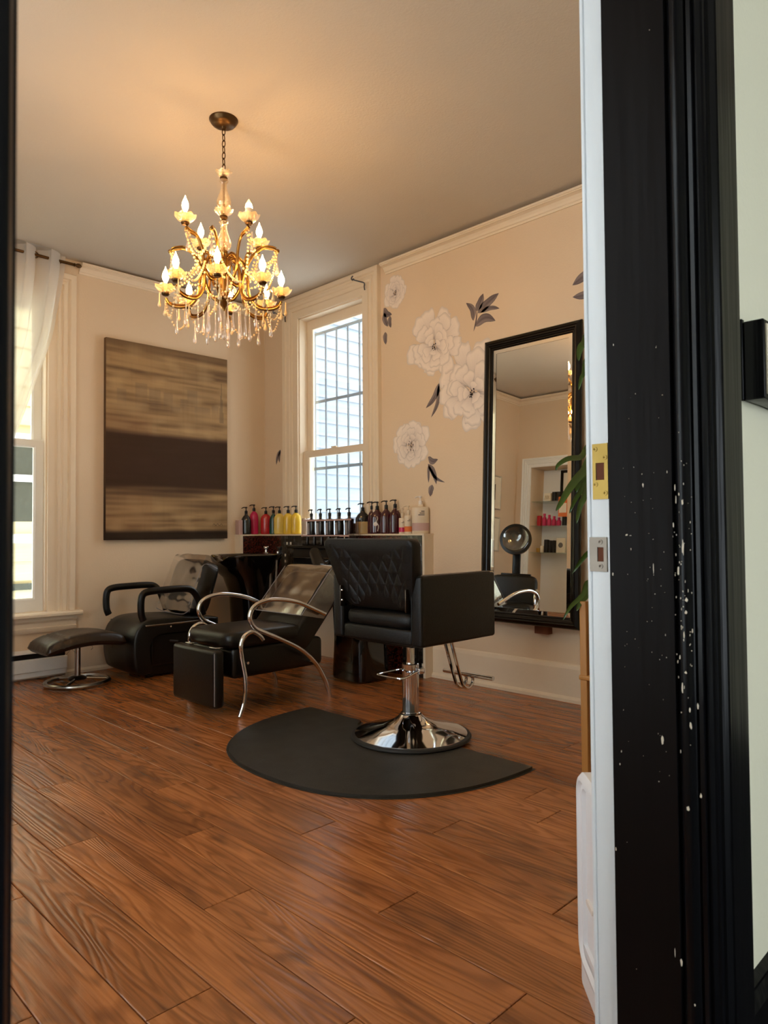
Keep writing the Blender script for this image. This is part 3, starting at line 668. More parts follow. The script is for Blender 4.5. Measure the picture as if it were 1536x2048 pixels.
flower(3.612, 1.70, .20, 8, 'round white peony wall decal above the pale pump bottle', 'round', .92, .5)
leaves([((3.012, 2.50), (3.075, 2.64), .026, .18), ((2.985, 2.56), (2.925, 2.67), .03, .02), ((2.975, 2.545), (2.795, 2.64), .034, -.02), ((2.95, 2.545), (2.79, 2.535), .018, -.1), ((3.0, 2.46), (2.825, 2.46), .036, -.22)], 'grey sprig of five leaves as wall decal above the mirror', [((3.012, 2.425), (2.98, 2.57))])
leaves([((3.89, 2.79), (3.80, 2.72), .03, .2)], 'topmost grey leaf decal touching the bottom of the smallest peony')
leaves([((3.885, 2.755), (3.845, 2.635), .026, .1)], 'grey leaf decal under the smallest peony, next to the casing')
leaves([((3.822, 2.715), (3.812, 2.62), .022, .1)], 'grey leaf decal under the smallest peony, away from the casing')
leaves([((3.875, 2.60), (3.868, 2.50), .024, .05)], 'single grey leaf decal lowest of those under the smallest peony')
leaves([((3.325, 2.12), (3.46, 1.95), .026, -.1), ((3.335, 2.11), (3.41, 1.875), .02, -.12)], 'grey leaf decal spray between the two open peonies')
leaves([((3.443, 1.59), (3.347, 1.565), .026, .25)], 'single grey leaf decal right of the round peony')
leaves([((3.445, 1.54), (3.365, 1.385), .024, -.1), ((3.435, 1.53), (3.283, 1.395), .014, .15), ((3.44, 1.53), (3.44, 1.40), .012, 0)], 'grey drooping spray of leaf decals below the round peony')
leaves([((3.405, 1.385), (3.425, 1.30), .026, .05)], 'lowest single grey leaf decal above the pale pump bottle')
leaves([((2.07, 2.60), (2.245, 2.553), .036, .08)], 'upper grey leaf decal above the mirror, cut by the doorway')
leaves([((2.07, 2.50), (2.245, 2.48), .03, -.08)], 'lower grey leaf decal above the mirror, cut by the doorway')
leaves([((5.235, 1.80), (5.30, 1.665), .02, .1), ((5.235, 1.80), (5.25, 1.68), .018, .1)], 'grey leaf decal in the narrow strip left of the window casing')

# ------------------------------------------------------------------ chandelier
CX, CY = 3.118, -1.962
ch = empty('chandelier', (CX*.9858, CY*.9858, ZC), label='gold and crystal chandelier with twelve lit candle bulbs hanging from ceiling', cat='chandelier')
ch.scale = (.9858,)*3
Z = lambda z: z-3.17
toward = math.atan2(-CY, -CX)          # direction from the chandelier to the viewer
right = toward+PI/2
def pol(r, deg, z):                     # deg measured from the viewer, positive to the viewer's right
    a = toward+math.radians(deg); return (r*math.cos(a), r*math.sin(a), z)
MB().lathe([(.001, 0), (.073, 0), (.073, -.005), (.069, -.009), (.067, -.015), (.058, -.026), (.04, -.035), (.015, -.039), (.011, -.05), (.001, -.052)], 32).obj('canopy', 'bronze', ch)
zz = -.045; i = 0
while zz > Z(2.905):
    a = (i % 2)*PI/2+.4
    MB().tube([(.009*math.cos(t)*math.cos(a), .009*math.cos(t)*math.sin(a), zz-.018+.019*math.sin(t)) for t in [2*PI*k/12 for k in range(12)]], .0026, 5, closed=True).obj('chain_link', 'bronze', ch); zz -= .031; i += 1
def ruff(amp, n): return lambda a, k, r, z: (r*(1+amp*math.cos(n*a)*min(1, k/4)), z+.004*math.cos(n*a)*min(1, k/4))
CUP = [(.010, 0), (.018, .001), (.03, .006), (.042, .014), (.05, .024), (.0535, .03), (.049, .027), (.04, .019), (.028, .011), (.012, .006)]
def cup(parent, c, s=1.0): return MB().lathe([(r*s, z*s) for r, z in CUP], 40, cap=False, ruffle=ruff(.05, 8)).obj('glass_cup', 'cup_glass', parent, loc=c, smooth=60)
MB().tube([(0, 0, Z(2.90)), (0, 0, Z(2.2))], .006, 8).obj('stem_rod', 'gold', ch)
cup(ch, (0, 0, Z(2.872)), .8)
MB().lathe([(.012, Z(2.862)), (.02, Z(2.868)), (.02, Z(2.858)), (.01, Z(2.85))], 16).obj('stem_collar', 'bronze', ch)
def vase(z0, z1): 
    h = z1-z0; pr = [(.012, 0), (.03, .06), (.037, .2), (.034, .34), (.024, .52), (.0155, .72), (.015, .86), (.024, .97), (.022, 1)]
    return MB().lathe([(r, Z(z0+h*t)) for r, t in pr], 24, cap=False)
vase(2.705, 2.855).obj('glass_baluster', 'cup_glass', ch, smooth=60); cup(ch, (0, 0, Z(2.672)), .9)
MB().lathe([(.012, Z(2.672)), (.02, Z(2.668)), (.02, Z(2.658)), (.013, Z(2.65)), (.018, Z(2.64))], 16).obj('stem_collar', 'bronze', ch)
vase(2.49, 2.64).obj('glass_baluster', 'cup_glass', ch, smooth=60)
MB().lathe([(.008, Z(2.49)), (.02, Z(2.487)), (.018, Z(2.478)), (.03, Z(2.47)), (.034, Z(2.44)), (.033, Z(2.42)), (.02, Z(2.40)), (.012, Z(2.385)), (.012, Z(2.26)), (.024, Z(2.25)), (.04, Z(2.235)), (.03, Z(2.215)), (.012, Z(2.2)), (.004, Z(2.18))], 24).obj('hub', 'gold', ch)
def sphere_strand(pts, r, step):
    P = spline(pts, 10); m = MB(); acc = 0; m.ball(P[0], r, 7, 4)
    for a, b in zip(P, P[1:]):
        acc += (b-a).length
        if acc >= step: m.ball(b, r, 7, 4); acc = 0
    return m
def swag(a, b, sag, r=.0063):
    a, b = Vector(a), Vector(b); pts = []
    for k in range(7):
        t = k/6; p = a.lerp(b, t); p.z -= sag*4*t*(1-t); pts.append(p)
    sphere_strand(pts, r, r*2.55).obj('bead_strand', 'bead', ch, smooth=60)
def drop(c, L, R, mat, par=None):
    MB().lathe([(.0008, 0), (.0022, -.06*L), (.003, -.35*L), (R*.45, -.62*L), (R*.9, -.80*L), (R, -.88*L), (R*.75, -.96*L), (.0005, -L)], 10, cap=False).obj('crystal_drop', mat, par or ch, loc=c, smooth=60)
FL = [(.0075, 0), (.0085, .006), (.014, .018), (.0168, .03), (.0158, .042), (.011, .056), (.0055, .068), (.0022, .078), (.0004, .084)]
def lamp(c, led=False, s=1.0):
    e = MB().lathe([(.004, -.012), (.014, -.012), (.02, -.006), (.021, 0), (.017, .004), (.008, .006)], 16).obj('lamp_socket', 'bronze', ch, loc=c)
    cup(e, (0, 0, .004))
    if not led:
        MB().lathe([(.009, .006), (.009, .05), (.0075, .052)], 12).obj('candle_sleeve', 'candle', e)
        MB().lathe([(r, .052+z) for r, z in FL], 14).obj('bulb', 'bulb_glow', e, smooth=70)
    else:
        MB().lathe([(.008, .006), (.009, .03), (.0125, .042), (.0175, .056), (.0185, .068)], 16).obj('bulb_base', 'lamp_ceramic', e)
        MB().lathe([(.0182, .068), (.0172, .078), (.0135, .092)], 16, cap=False).obj('bulb', 'bulb_glow', e, smooth=70)
        MB().lathe([(.0135, .092), (.008, .104), (.0025, .113), (.0003, .116)], 16, cap=False).obj('bulb_tip', 'bulb_tip', e, smooth=70)
def arm(deg, prof, r=.0075):
    pts = spline([pol(a, deg, Z(b)) for a, b in prof], 6)
    o = MB().tube(pts, r, 8).obj('arm', 'gold', ch, smooth=60)
    n = len(pts)
    MB().tube([p+Vector((0, 0, .012)) for p in pts[2:n-2]], r*.55, 6).obj('arm_rib', 'gold', o, smooth=60)
LOW = [(.02, 2.44), (.06, 2.455), (.10, 2.42), (.118, 2.345), (.128, 2.26), (.165, 2.205), (.22, 2.192), (.27, 2.205), (.29, 2.236)]
UPP = [(.02, 2.40), (.05, 2.335), (.085, 2.33), (.112, 2.38), (.125, 2.46), (.15, 2.515), (.19, 2.53), (.22, 2.545)]
HOOK = [(.015, 2.24), (.05, 2.24), (.085, 2.30), (.11, 2.39), (.15, 2.465), (.20, 2.50), (.25, 2.498), (.272, 2.485)]
lows = [-6+45*i for i in range(8)]; upps = [33+90*i for i in range(4)]; hooks = [78+90*i for i in range(4)]
for d in lows:
    arm(d, LOW); lamp(pol(.29, d, Z(2.262)))
    drop(pol(.29, d+2, Z(2.226)), .085, .011, 'bead'); drop(pol(.315, d+9, Z(2.25)), .075, .009, 'bead'); drop(pol(.2, d-6, Z(2.18)), .07, .009, 'bead')
    swag(pol(.29, d, Z(2.225)), pol(.29, d+45, Z(2.225)), .115); swag(pol(.118, d, Z(2.40)), pol(.30, d+22, Z(2.235)), .03)
    drop(pol(.13, d+14, Z(2.215)), .16+.03*math.sin(d), .0105, 'crystal'); drop(pol(.085, d-8, Z(2.20)), .17+.025*math.cos(d*2), .0105, 'crystal')
    drop(pol(.235, d+1, Z(2.18)), .13, .011, 'crystal')
for i, d in enumerate(upps):
    arm(d, UPP); lamp(pol(.22, d, Z(2.568)), led=(i == 0)); drop(pol(.22, d+5, Z(2.53)), .11, .011, 'crystal')
    swag(pol(.22, d, Z(2.53)), pol(.13, d+20, Z(2.33)), .05); swag(pol(.2, d, Z(2.525)), pol(.27, d+45, Z(2.48)), .10)
for d in hooks:
    arm(d, HOOK); drop(pol(.272, d, Z(2.475)), .12, .012, 'crystal')
    MB().ball(pol(.274, d, Z(2.487)), .011, 10, 6).obj('finial', 'gold', ch)
    swag(pol(.272, d, Z(2.478)), pol(.22, d-45, Z(2.53)), .12); swag(pol(.26, d, Z(2.48)), pol(.12, d+14, Z(2.31)), .06); swag(pol(.27, d, Z(2.475)), pol(.29, d-32, Z(2.235)), .03)
swag(pol(.13, 20, Z(2.30)), pol(.13, -60, Z(2.30)), .08); drop((0, 0, Z(2.18)), .15, .014, 'crystal')

# ------------------------------------------------------------------ cushions and upholstery helpers
def se(a, n): 
    c, s = math.cos(a), math.sin(a); return (abs(c)**(2/n)*(1 if c >= 0 else -1), abs(s)**(2/n)*(1 if s >= 0 else -1))
def slab(x0, x1, y0, y1, z0, z1, crown_=.02, n=6, seg=40, edge=.02):
    """soft rectangular cushion lying in xy"""
    cx, cy, hx, hy = (x0+x1)/2, (y0+y1)/2, (x1-x0)/2, (y1-y0)/2; R = []
    def ring(i, z): return [(cx+se(2*PI*k/seg, n)[0]*(hx-i), cy+se(2*PI*k/seg, n)[1]*(hy-i), z) for k in range(seg)]
    for i, z in ((edge*1.2, z0), (edge*.3, z0+edge*.3), (0, z0+edge), (0, z1-edge), (edge*.3, z1-edge*.3), (edge*1.2, z1)): R.append(ring(i, z))
    for q in (.35, .7, .95): R.append([(cx+(p[0]-cx)*(1-q), cy+(p[1]-cy)*(1-q), z1+crown_*(1-(1-q)**2)) for p in R[5]])
    return MB().loft(R)
def plate(pts_front, depth_dir, th, n=None): pass

# ------------------------------------------------------------------ styling chair
sc = empty('styling_chair', (2.478, -2.645, .0148), label='black quilted styling chair with square arms on a round chrome base', cat='chair')
MB().lathe([(.302, 0), (.305, .006), (.300, .014), (.285, .017)], 64).obj('base_rim', 'rubber_rim', sc)
MB().lathe([(.285, .012), (.284, .020), (.22, .036), (.14, .058), (.09, .08), (.065, .10), (.055, .112)], 64, cap=False).obj('base_plate', 'chrome', sc, smooth=60)
MB().lathe([(.045, .10), (.050, .105), (.050, .118), (.046, .122), (.043, .122), (.043, .362), (.040, .366), (.021, .366)], 40).obj('pump_column', 'chrome', sc)
MB().lathe([(.021, .36), (.021, .50)], 24).obj('piston', 'chrome', sc)
m = MB().tube(spline([(-.05, -.02, .33), (-.055, .03, .325), (-.06, .09, .315), (-.05, .12, .312), (-.02, .13, .312), (.08, .14, .314), (.1, .125, .316), (.09, .05, .32), (.055, -.02, .33)], 5), .0055, 8); m.rbox((-.065, -.04, .315), (-.045, 0, .345), .005); m.obj('pump_lever', 'chrome', sc)
MB().rbox((-.2, -.2, .485), (.2, .2, .505), .006).obj('seat_plate', 'black_plastic', sc)
AZ0, AZ1 = .50, .842
for s in (-1, 1):
    x0, x1 = (s*.305, s*.235) if s < 0 else (.235, .305)
    a = MB().rbox((min(x0, x1), -.315, AZ0), (max(x0, x1), .25, AZ1-.013), .017, 4).obj('armrest', 'black_leather', sc)
    for xx in (min(x0, x1)+.006, max(x0, x1)-.006):
        MB().tube([(xx, -.272, AZ1-.0165), (xx, .232, AZ1-.0165), (xx, .2465, AZ1-.03), (xx, .2465, AZ0+.02)], .002, 5).obj('piping', 'black_vinyl', a)
MB().rbox((-.236, -.27, .50), (.236, .243, .575), .014, 3).obj('seat_base', 'black_leather', sc)
slab(-.234, .234, -.275, .245, .572, .648, .022, 9, 48, .024).obj('seat_cushion', 'black_leather', sc, smooth=60)
# backrest: wider at the top, leaning back
def back_pt(u, v, w):   # u -1..1 across, v 0..1 up, w 0 front .. 1 rear
    hw = .222+.088*min(1, max(0, (v-.05)/.62))**.8; z = .655+.345*v; y = .16+.075*v+.015*v*v
    th = .075; bow = .03*(1-u*u)
    return Vector((u*hw, y-bow+th*w, z+.0*w))
def backrest():
    R = []; n = 28; prof = []
    cs = [(-1, 0), (1, 0), (1, 1), (-1, 1)]
    # outline in (u,v) with rounded corners
    out = []
    for cx_, cy_, a0, ru, rv in ((.88, .90, 0, .12, .10), (-.88, .90, PI/2, .12, .10), (-.72, .22, PI, .28, .22), (.72, .22, 1.5*PI, .28, .22)):
        for k in range(8): a = a0+PI/2*k/7; out.append((cx_+ru*math.cos(a), cy_+rv*math.sin(a)))
    def ring(sc_, w): return [tuple(back_pt(u*sc_, .5+(v-.5)*sc_, w)) for u, v in out]
    for s_, w in ((.2, 0), (.6, -.02), (.93, .0), (.985, .08), (1, .22), (1, .78), (.985, .92), (.95, 1.0), (.5, 1.0), (.2, 1.0)): R.append(ring(s_, w))
    return MB().loft(R)
bk = backrest().obj('backrest', 'black_leather', sc, smooth=50)
def quilt(u, v):
    uu, vv = (u*2-1)*.86, .05+.87*v
    if vv < .25: uu *= .80+.20*max(0, vv/.25)**.5
    a = (uu*4.4+vv*2.75) % 1.0; b = (uu*4.4-vv*2.75) % 1.0
    d = min(abs(a-.5), abs(b-.5)); puff = 1-math.exp(-(min(min(a, 1-a), min(b, 1-b))*5)**1.0)
    ed = min(1, 14*min(u, 1-u))*min(1, 14*min(v, 1-v))
    p = back_pt(uu, vv, 1.0); return (p.x, p.y+.001+.0055*puff*ed, p.z)
MB().grid(110, 110, quilt).obj('quilted_panel', 'black_leather', bk, smooth=0)
for s in (-1, 1): MB().rbox((s*.226-.003, .19, .66), (s*.226+.003, .272, .765), .002).obj('back_bracket', 'nickel', sc)
for s in (-1, 1):
    for z in (.69, .74): MB().ball((s*.222, .262, z), .006, 8, 5).obj('bolt', 'chrome', sc)
# footrest: twin rods bending back to a cross bar
m = MB()
for xx in (-.045, .0): m.tube(spline([(xx, -.25, .50), (xx, -.28, .42), (xx, -.35, .235), (xx, -.375, .195), (xx, -.41, .18), (xx, -.445, .20), (xx, -.45, .23), (xx, -.43, .245)], 6), .009, 8)
m.obj('footrest_bracket', 'chrome', sc)
MB().tube([(-.20, -.428, .25), (.14, -.428, .25)], .0125, 12).obj('footrest_bar', 'chrome', sc)

# ------------------------------------------------------------------ floor mat
mt = MB(); out = []; nn = 2.35
for k in range(61):
    a = PI*k/60; c, s = se(a, nn); out.append((.785*c, .87*s))
cut = [(-.30, 0), (-.27, .02), (-.24, .0), (.24, .0), (.27, .02), (.30, 0)]
poly = out+[(-.78, -.03)]+[(-.5, -.03), (-.36, -.03)]+[(x_, y_-.03) for x_, y_ in [(-.32, .005), (-.29, .06), (-.2, .13), (0, .16), (.2, .13), (.29, .06), (.32, .005)]]+[(.36, -.03), (.5, -.03), (.78, -.03)]
poly = [(p[0], p[1]) for p in poly]
bmq = bmesh.new(); vsq = [bmq.verts.new((p[0], p[1], 0)) for p in poly]; fq = bmq.faces.new(vsq)
ex = bmesh.ops.extrude_face_region(bmq, geom=[fq]); bmesh.ops.translate(bmq, verts=[g for g in ex['geom'] if isinstance(g, bmesh.types.BMVert)], vec=(0, 0, .013))
te = [e for e in bmq.edges if all(v.co.z > .01 for v in e.verts)]
bmesh.ops.bevel(bmq, geom=te, offset=.012, segments=2, affect='EDGES')
MB().bm(bmq).obj('salon_mat', 'rubber', None, smooth=30, loc=(2.547, -2.655, .0005), label='half-round dark grey rubber mat under the styling chair', cat='mat')

# ------------------------------------------------------------------ framed mirror
MIW, MIH = .735, 1.872
mi = empty('wall_mirror', (2.541, YR+.098, .455), label='tall mirror in a wide black frame on the floral wall', cat='mirror')
mi.rotation_euler = (math.radians(2.5), 0, math.radians(-.65))
fM = lambda u, v, w: (u, -.012+w, v)
FW = .068
sweep([(0, 0), (0, .012), (-.006, .02), (-.024, .03), (-.03, .026), (-.038, .026), (-.044, .02), (-.05, .018), (-.055, .012), (-.062, .011), (-FW, .006), (-FW, 0)], -MIW/2, MIW/2, 0, MIH, fM, closed=True).obj('frame', 'frame_black', mi, smooth=20)
u0_, u1_, v0_, v1_ = -MIW/2+FW, MIW/2-FW, FW, MIH-FW
MB().box(fM(u0_, v0_, -.003), fM(u1_, v1_, .0028)).obj('mirror_glass', 'mirror_glass', mi, smooth=0)
sweep([(0, .0032), (-.026, .0048)], u0_, u1_, v0_, v1_, fM, closed=True).obj('mirror_bevel', 'mirror_glass', mi, smooth=0)
MB().rbox((2.42, YR, .40), (2.52, YR+.05, .452), .003).obj('mirror_support', 'raw_wood', None, label='small wooden block on the wall under the mirror', cat='block')

# ------------------------------------------------------------------ chrome-armed shampoo chair
def cover_strip(name, pl, pr, par, mat='cover_film', wob=.006, seed=1, nu=26, nv=26, th=0):
    """film sheet lofted between two edge polylines"""
    L, R = spline(pl, 8), spline(pr, 8); rnd = Vector((seed*3.1, seed*1.7, 0))
    def fn(u, v):
        k = v*(len(L)-1); i = min(int(k), len(L)-2); f_ = k-i; a = L[i].lerp(L[i+1], f_); b = R[i].lerp(R[i+1], f_); p = a.lerp(b, u)
        d = mnoise.noise(p*9+rnd)*wob+mnoise.noise(Vector((p.x*3, p.y*16, p.z*26))+rnd)*wob*.7
        return tuple(p+Vector((0, .7, .7))*(d+wob*.6))
    return MB().grid(nu, nv, fn).obj(name, mat, par, smooth=80)
c2 = empty('shampoo_chair', (3.738, -2.6, 0), label='black shampoo chair with chrome hoop arms and a hanging leg rest', cat='chair', group='wash chairs')
oy = -2.6; hx = .283
LEG = [(-2.272, .004), (-2.304, .094), (-2.311, .207), (-2.285, .34), (-2.281, .409), (-2.308, .457), (-2.36, .475), (-2.411, .446), (-2.432, .42)]
ARM = [(-2.942, .004), (-2.902, .117), (-2.822, .237), (-2.705, .335), (-2.555, .412), (-2.447, .46), (-2.377, .496), (-2.343, .545), (-2.352, .596), (-2.395, .633), (-2.483, .650), (-2.593, .641), (-2.706, .614), (-2.824, .565), (-2.905, .53)]
for s in (-1, 1):
    MB().tube(spline([(s*hx, y_-oy, z_) for y_, z_ in LEG], 6), .0135, 12).obj('leg', 'chrome', c2)
    MB().tube(spline([(s*hx, y_-oy, z_) for y_, z_ in ARM], 6), .0135, 12).obj('arm_hoop', 'chrome', c2)
    for y_, z_ in ((-2.33, .30), (-2.80, .25)): MB().tube([(s*hx, y_-oy, z_), (s*(hx-.06), y_-oy, z_)], .008, 8).obj('cross_bolt', 'chrome', c2)
sw = .243
slab(-sw, sw, -2.79-oy, -2.225-oy, .375, .475, .018, 8, 44, .03).obj('seat', 'black_vinyl', c2, smooth=60)
MB().rbox((-sw+.01, -.33, .205), (sw-.01, .34, .385), .03, 3).obj('seat_box', 'black_vinyl', c2)
# leg rest hanging in front
lr = MB().rbox((-sw+.003, .395, .058), (sw-.003, .465, .385), .024, 4).obj('leg_rest', 'black_vinyl', c2)
MB().tube([(-sw+.012, .459, .075), (-sw+.012, .459, .37)], .003, 6).obj('piping', 'label_grey', lr)
for xx in (-.16, .11): MB().rbox((xx-.035, .385, .388), (xx+.035, .43, .395), .002).obj('hinge', 'chrome', lr)
MB().tube([(sw-.02, .43, .39), (sw+.03, .46, .392)], .008, 8).obj('release_lever', 'black_plastic', c2)
# backrest
def bslab(x0, x1, pb, pt, th, n=5, seg=36, edge=.025):
    """upright cushion: runs from pb (y,z) to pt (y,z), thickness th behind its face"""
    d = Vector((0, pt[0]-pb[0], pt[1]-pb[1])); L = d.length; d.normalize(); nrm = Vector((0, d.z, -d.y))
    if nrm.y < 0: nrm = -nrm
    m = slab(x0, x1, 0, L, -th, 0, .012, n, seg, edge)
    o = Vector((0, pb[0], pb[1])); m.v = [tuple(Vector((p[0], 0, 0))+o+d*p[1]+nrm*p[2]) for p in m.v]; return m
bb = bslab(-sw, sw, (-2.63-oy, .35), (-3.02-oy, .795), .15, 7).obj('backrest', 'black_vinyl', c2, smooth=60)
e1, e2 = (-2.765-oy, .515), (-3.018-oy, .803)
cover_strip('plastic_cover', [(-sw+.01, e1[0]+.014, e1[1]+.016), (-sw+.01, -.29, .70), (-sw+.01, e2[0]+.02, e2[1]+.01), (-sw+.02, e2[0]-.06, e2[1]+.015), (-sw+.02, e2[0]-.10, e2[1]-.05)],
            [(sw-.01, e1[0]+.014, e1[1]+.016), (sw-.01, -.29, .70), (sw-.01, e2[0]+.02, e2[1]+.01), (sw-.02, e2[0]-.06, e2[1]+.015), (sw-.02, e2[0]-.10, e2[1]-.05)], bb, seed=2, nu=34, nv=44)
for s in (-1, 1): cover_strip('plastic_cover', [(s*(sw+.002), e1[0]+.012, e1[1]+.014), (s*(sw+.002), e2[0]+.02, e2[1]+.005)], [(s*(sw+.006), e1[0]-.16, e1[1]-.02), (s*(sw+.006), e2[0]-.10, e2[1]-.07)], bb, seed=5+s, wob=.003)
MB().tube(spline([(sw*-1-.008, e2[0]-.13, e2[1]-.08), (-sw-.012, e2[0]-.11, .58), (-sw-.012, e2[0]-.10, .47), (-sw-.01, e2[0]+.01, .44)], 4), .003, 5).obj('cover_tie', 'label_grey', bb)
MB().tube([(-sw-.006, e1[0]+.02, e1[1]+.02), (-sw-.006, e2[0]+.025, e2[1]+.012)], .0035, 5).tube([(sw-.004, e1[0]+.02, e1[1]+.018), (-sw-.002, e1[0]+.02, e1[1]+.018)], .003, 5).tube([(sw+.004, e1[0]+.02, e1[1]+.02), (sw+.004, e2[0]+.025, e2[1]+.012)], .003, 5).obj('cover_hem', 'label_grey', bb)

# ------------------------------------------------------------------ padded-arm shampoo lounger near the back wall
c1_ = empty('shampoo_lounger', (5.03, -2.535, 0), label='black padded shampoo lounger with looped arms beside the back wall', cat='chair', group='wash chairs')
# seat cushion with a waterfall front: profile in (y, z)
prof = [(-.42, .40), (-.30, .415), (-.10, .43), (.05, .435), (.15, .425), (.215, .39), (.25, .33), (.262, .25), (.26, .16), (.235, .07), (.19, .045)]
inn = [(.13, .05), (.15, .16), (.15, .24), (.12, .30), (.05, .325), (-.10, .325), (-.42, .31)]
P = [(p.x, p.y) for p in spline([(a, b, 0) for a, b in prof], 4)]+[(p.x, p.y) for p in spline([(a, b, 0) for a, b in inn], 4)]
R = []
cyy, czz = .0, .30
for u, k in ((-1, .93), (-.985, .975), (-.95, 1), (-.5, 1.02), (0, 1.025), (.5, 1.02), (.95, 1), (.985, .975), (1, .93)):
    R.append([(.255*u, cyy+(a-cyy)*k, czz+(b-czz)*k) for a, b in P])
MB().loft(R).obj('seat', 'black_vinyl', c1_, smooth=50)
MB().rbox((-.22, -.42, .09), (.22, .12, .325), .02).obj('seat_box', 'black_plastic', c1_)
MB().rbox((-.15, -.35, .012), (.17, .10, .09), .008).obj('base', 'black_plastic', c1_)
for a in (-.13, .15):
    for b in (-.32, .07): MB().lathe([(.014, 0), (.014, .014)], 10).obj('foot', 'black_plastic', c1_, loc=(a, b, 0))
LOOP = [(.205, .455), (.222, .50), (.225, .58), (.212, .635), (.165, .655), (.05, .66), (-.10, .66), (-.17, .645), (-.215, .59), (-.25, .50), (-.265, .455)]
for s in (-1, 1):
    MB().tube(spline([(s*.285, a, b-.02) for a, b in LOOP], 5), .0205, 12, flat=1.25).obj('arm_loop', 'black_plastic', c1_, smooth=60)
    MB().rbox((s*.285-.008, -.31, .388), (s*.285+.008, .19, .40), .003).obj('arm_rail', 'steel', c1_)
    for q in (-.2, .0): MB().tube([(s*.292, q, .375), (s*.25, q, .375)], .006, 8).obj('bolt', 'chrome', c1_)
b1 = bslab(-.245, .245, (-.20, .44), (-.335, .85), .13, 5).obj('backrest', 'black_vinyl', c1_, smooth=60)
a1, a2 = (-.19, .455), (-.325, .87)
cover_strip('plastic_cover', [(-.25, a1[0]+.014, a1[1]), (-.255, -.245, .66), (-.235, a2[0]+.014, a2[1]-.02), (-.2, a2[0]-.05, a2[1]), (-.2, a2[0]-.10, a2[1]-.05)], [(.25, a1[0]+.014, a1[1]), (.255, -.245, .66), (.235, a2[0]+.014, a2[1]-.02), (.2, a2[0]-.05, a2[1]), (.2, a2[0]-.10, a2[1]-.05)], b1, seed=9, wob=.010, nu=40, nv=50)
for s in (-1, 1): cover_strip('plastic_cover', [(s*.252, a1[0]+.01, a1[1]+.03), (s*.252, a2[0]+.01, a2[1]-.03)], [(s*.256, a1[0]-.12, a1[1]), (s*.25, a2[0]-.10, a2[1]-.08)], b1, seed=12+s, wob=.012, nu=30, nv=40)
MB().tube(spline([(-.252, a1[0]+.025, a1[1]+.06), (-.265, a1[0]-.04, a1[1]+.25), (-.24, a2[0]+.02, a2[1]-.06), (-.256, a2[0]-.08, a2[1]-.10)], 5), .003, 5).tube(spline([(.26, a1[0]+.02, a1[1]), (.1, a1[0]+.04, a1[1]-.012), (-.16, a1[0]+.03, a1[1]-.015), (-.25, a1[0]+.02, a1[1]+.02)], 5), .003, 5).obj('cover_hem', 'label_grey', b1)

# ------------------------------------------------------------------ shampoo basins
def basin(loc, name, label, wid, dep, ztop, extra):
    e = empty(name, loc, label=label, cat='sink', group='shampoo basins')
    def ring(hx_, hy_, yo, z, n=3.2, notch=0.0):
        out_ = []
        for k in range(56):
            a = 2*PI*k/56; c, s = se(a, n); nt = notch*math.exp(-((c*hx_)/.085)**2)*(1 if s > .3 else 0)
            out_.append((c*hx_, yo+s*hy_, z-nt))
        return out_
    h = ztop
    R = [ring(.175, .15, -.06, .012, 4), ring(.18, .155, -.06, .03, 4), ring(.168, .145, -.06, h*.35, 4), ring(.17, .15, -.05, h*.62, 4), ring(wid*.39, dep*.38, -.03, h*.78, 3), ring(wid*.46, dep*.47, 0, h*.86, 3), ring(wid*.485, dep*.49, 0, h-.055, 3.2, .03), ring(wid*.5, dep*.5, 0, h-.03, 3.4, .045), ring(wid*.5, dep*.5, 0, h-.008, 3.4, .06), ring(wid*.48, dep*.485, 0, h, 3.4, .065), ring(wid*.43, dep*.40, .0, h-.004, 3.2, .06), ring(wid*.38, dep*.36, .0, h-.03, 3, .03), ring(wid*.34, dep*.33, 0, h-.12, 3), ring(wid*.2, dep*.2, -.02, h-.165, 2.4), ring(.02, .02, -.03, h-.17, 2)]
    MB().loft(R).obj('bowl', 'bowl_enamel', e, smooth=50)
    extra(e, h); return e
def faucet(e, x, y, z, mat='chrome'):
    f = MB().lathe([(.022, 0), (.022, .008), (.013, .014), (.012, .035), (.017, .04), (.019, .05), (.015, .06), (.004, .064)], 16).obj('faucet', mat, e, loc=(x, y, z))
    MB().rbox((-.032, -.006, .052), (.032, .006, .064), .004).obj('tap_handle', mat, f); return f
def ex1(e, h):
    faucet(e, .06, -.245, h-.004); faucet(e, -.20, -.2, h-.004, 'black_plastic')
    MB().lathe([(.012, 0), (.012, .02), (.004, .024)], 12).obj('knob', 'chrome', e, loc=(-.185, -.19, h-.002))
    MB().tube(spline([(-.20, -.1, h-.06), (-.20, -.1, .62), (-.19, -.09, .50), (-.17, -.06, .42), (-.12, -.05, .40)], 6), .008, 8).obj('hose', 'hose', e)
    MB().tube(spline([(-.235, -.14, h-.05), (-.235, -.13, .64), (-.25, -.11, .48), (-.20, -.03, .42), (-.14, -.04, .46)], 6), .008, 8).lathe([(.011, 0), (.011, .02)], 10, (-.235, -.13, .63)).obj('hose', 'hose', e)
    MB().tube([(.02*math.cos(t_)+.12, .265-.02, h-.02+.012*math.sin(t_)) for t_ in [2*PI*k/10 for k in range(10)]], .0025, 5, closed=True).obj('maker_mark', 'gold_ink', e)
basin((5.03, -3.375, 0), 'shampoo_basin', 'black glossy pedestal wash basin in the corner behind the lounger', .50, .52, .868, ex1)
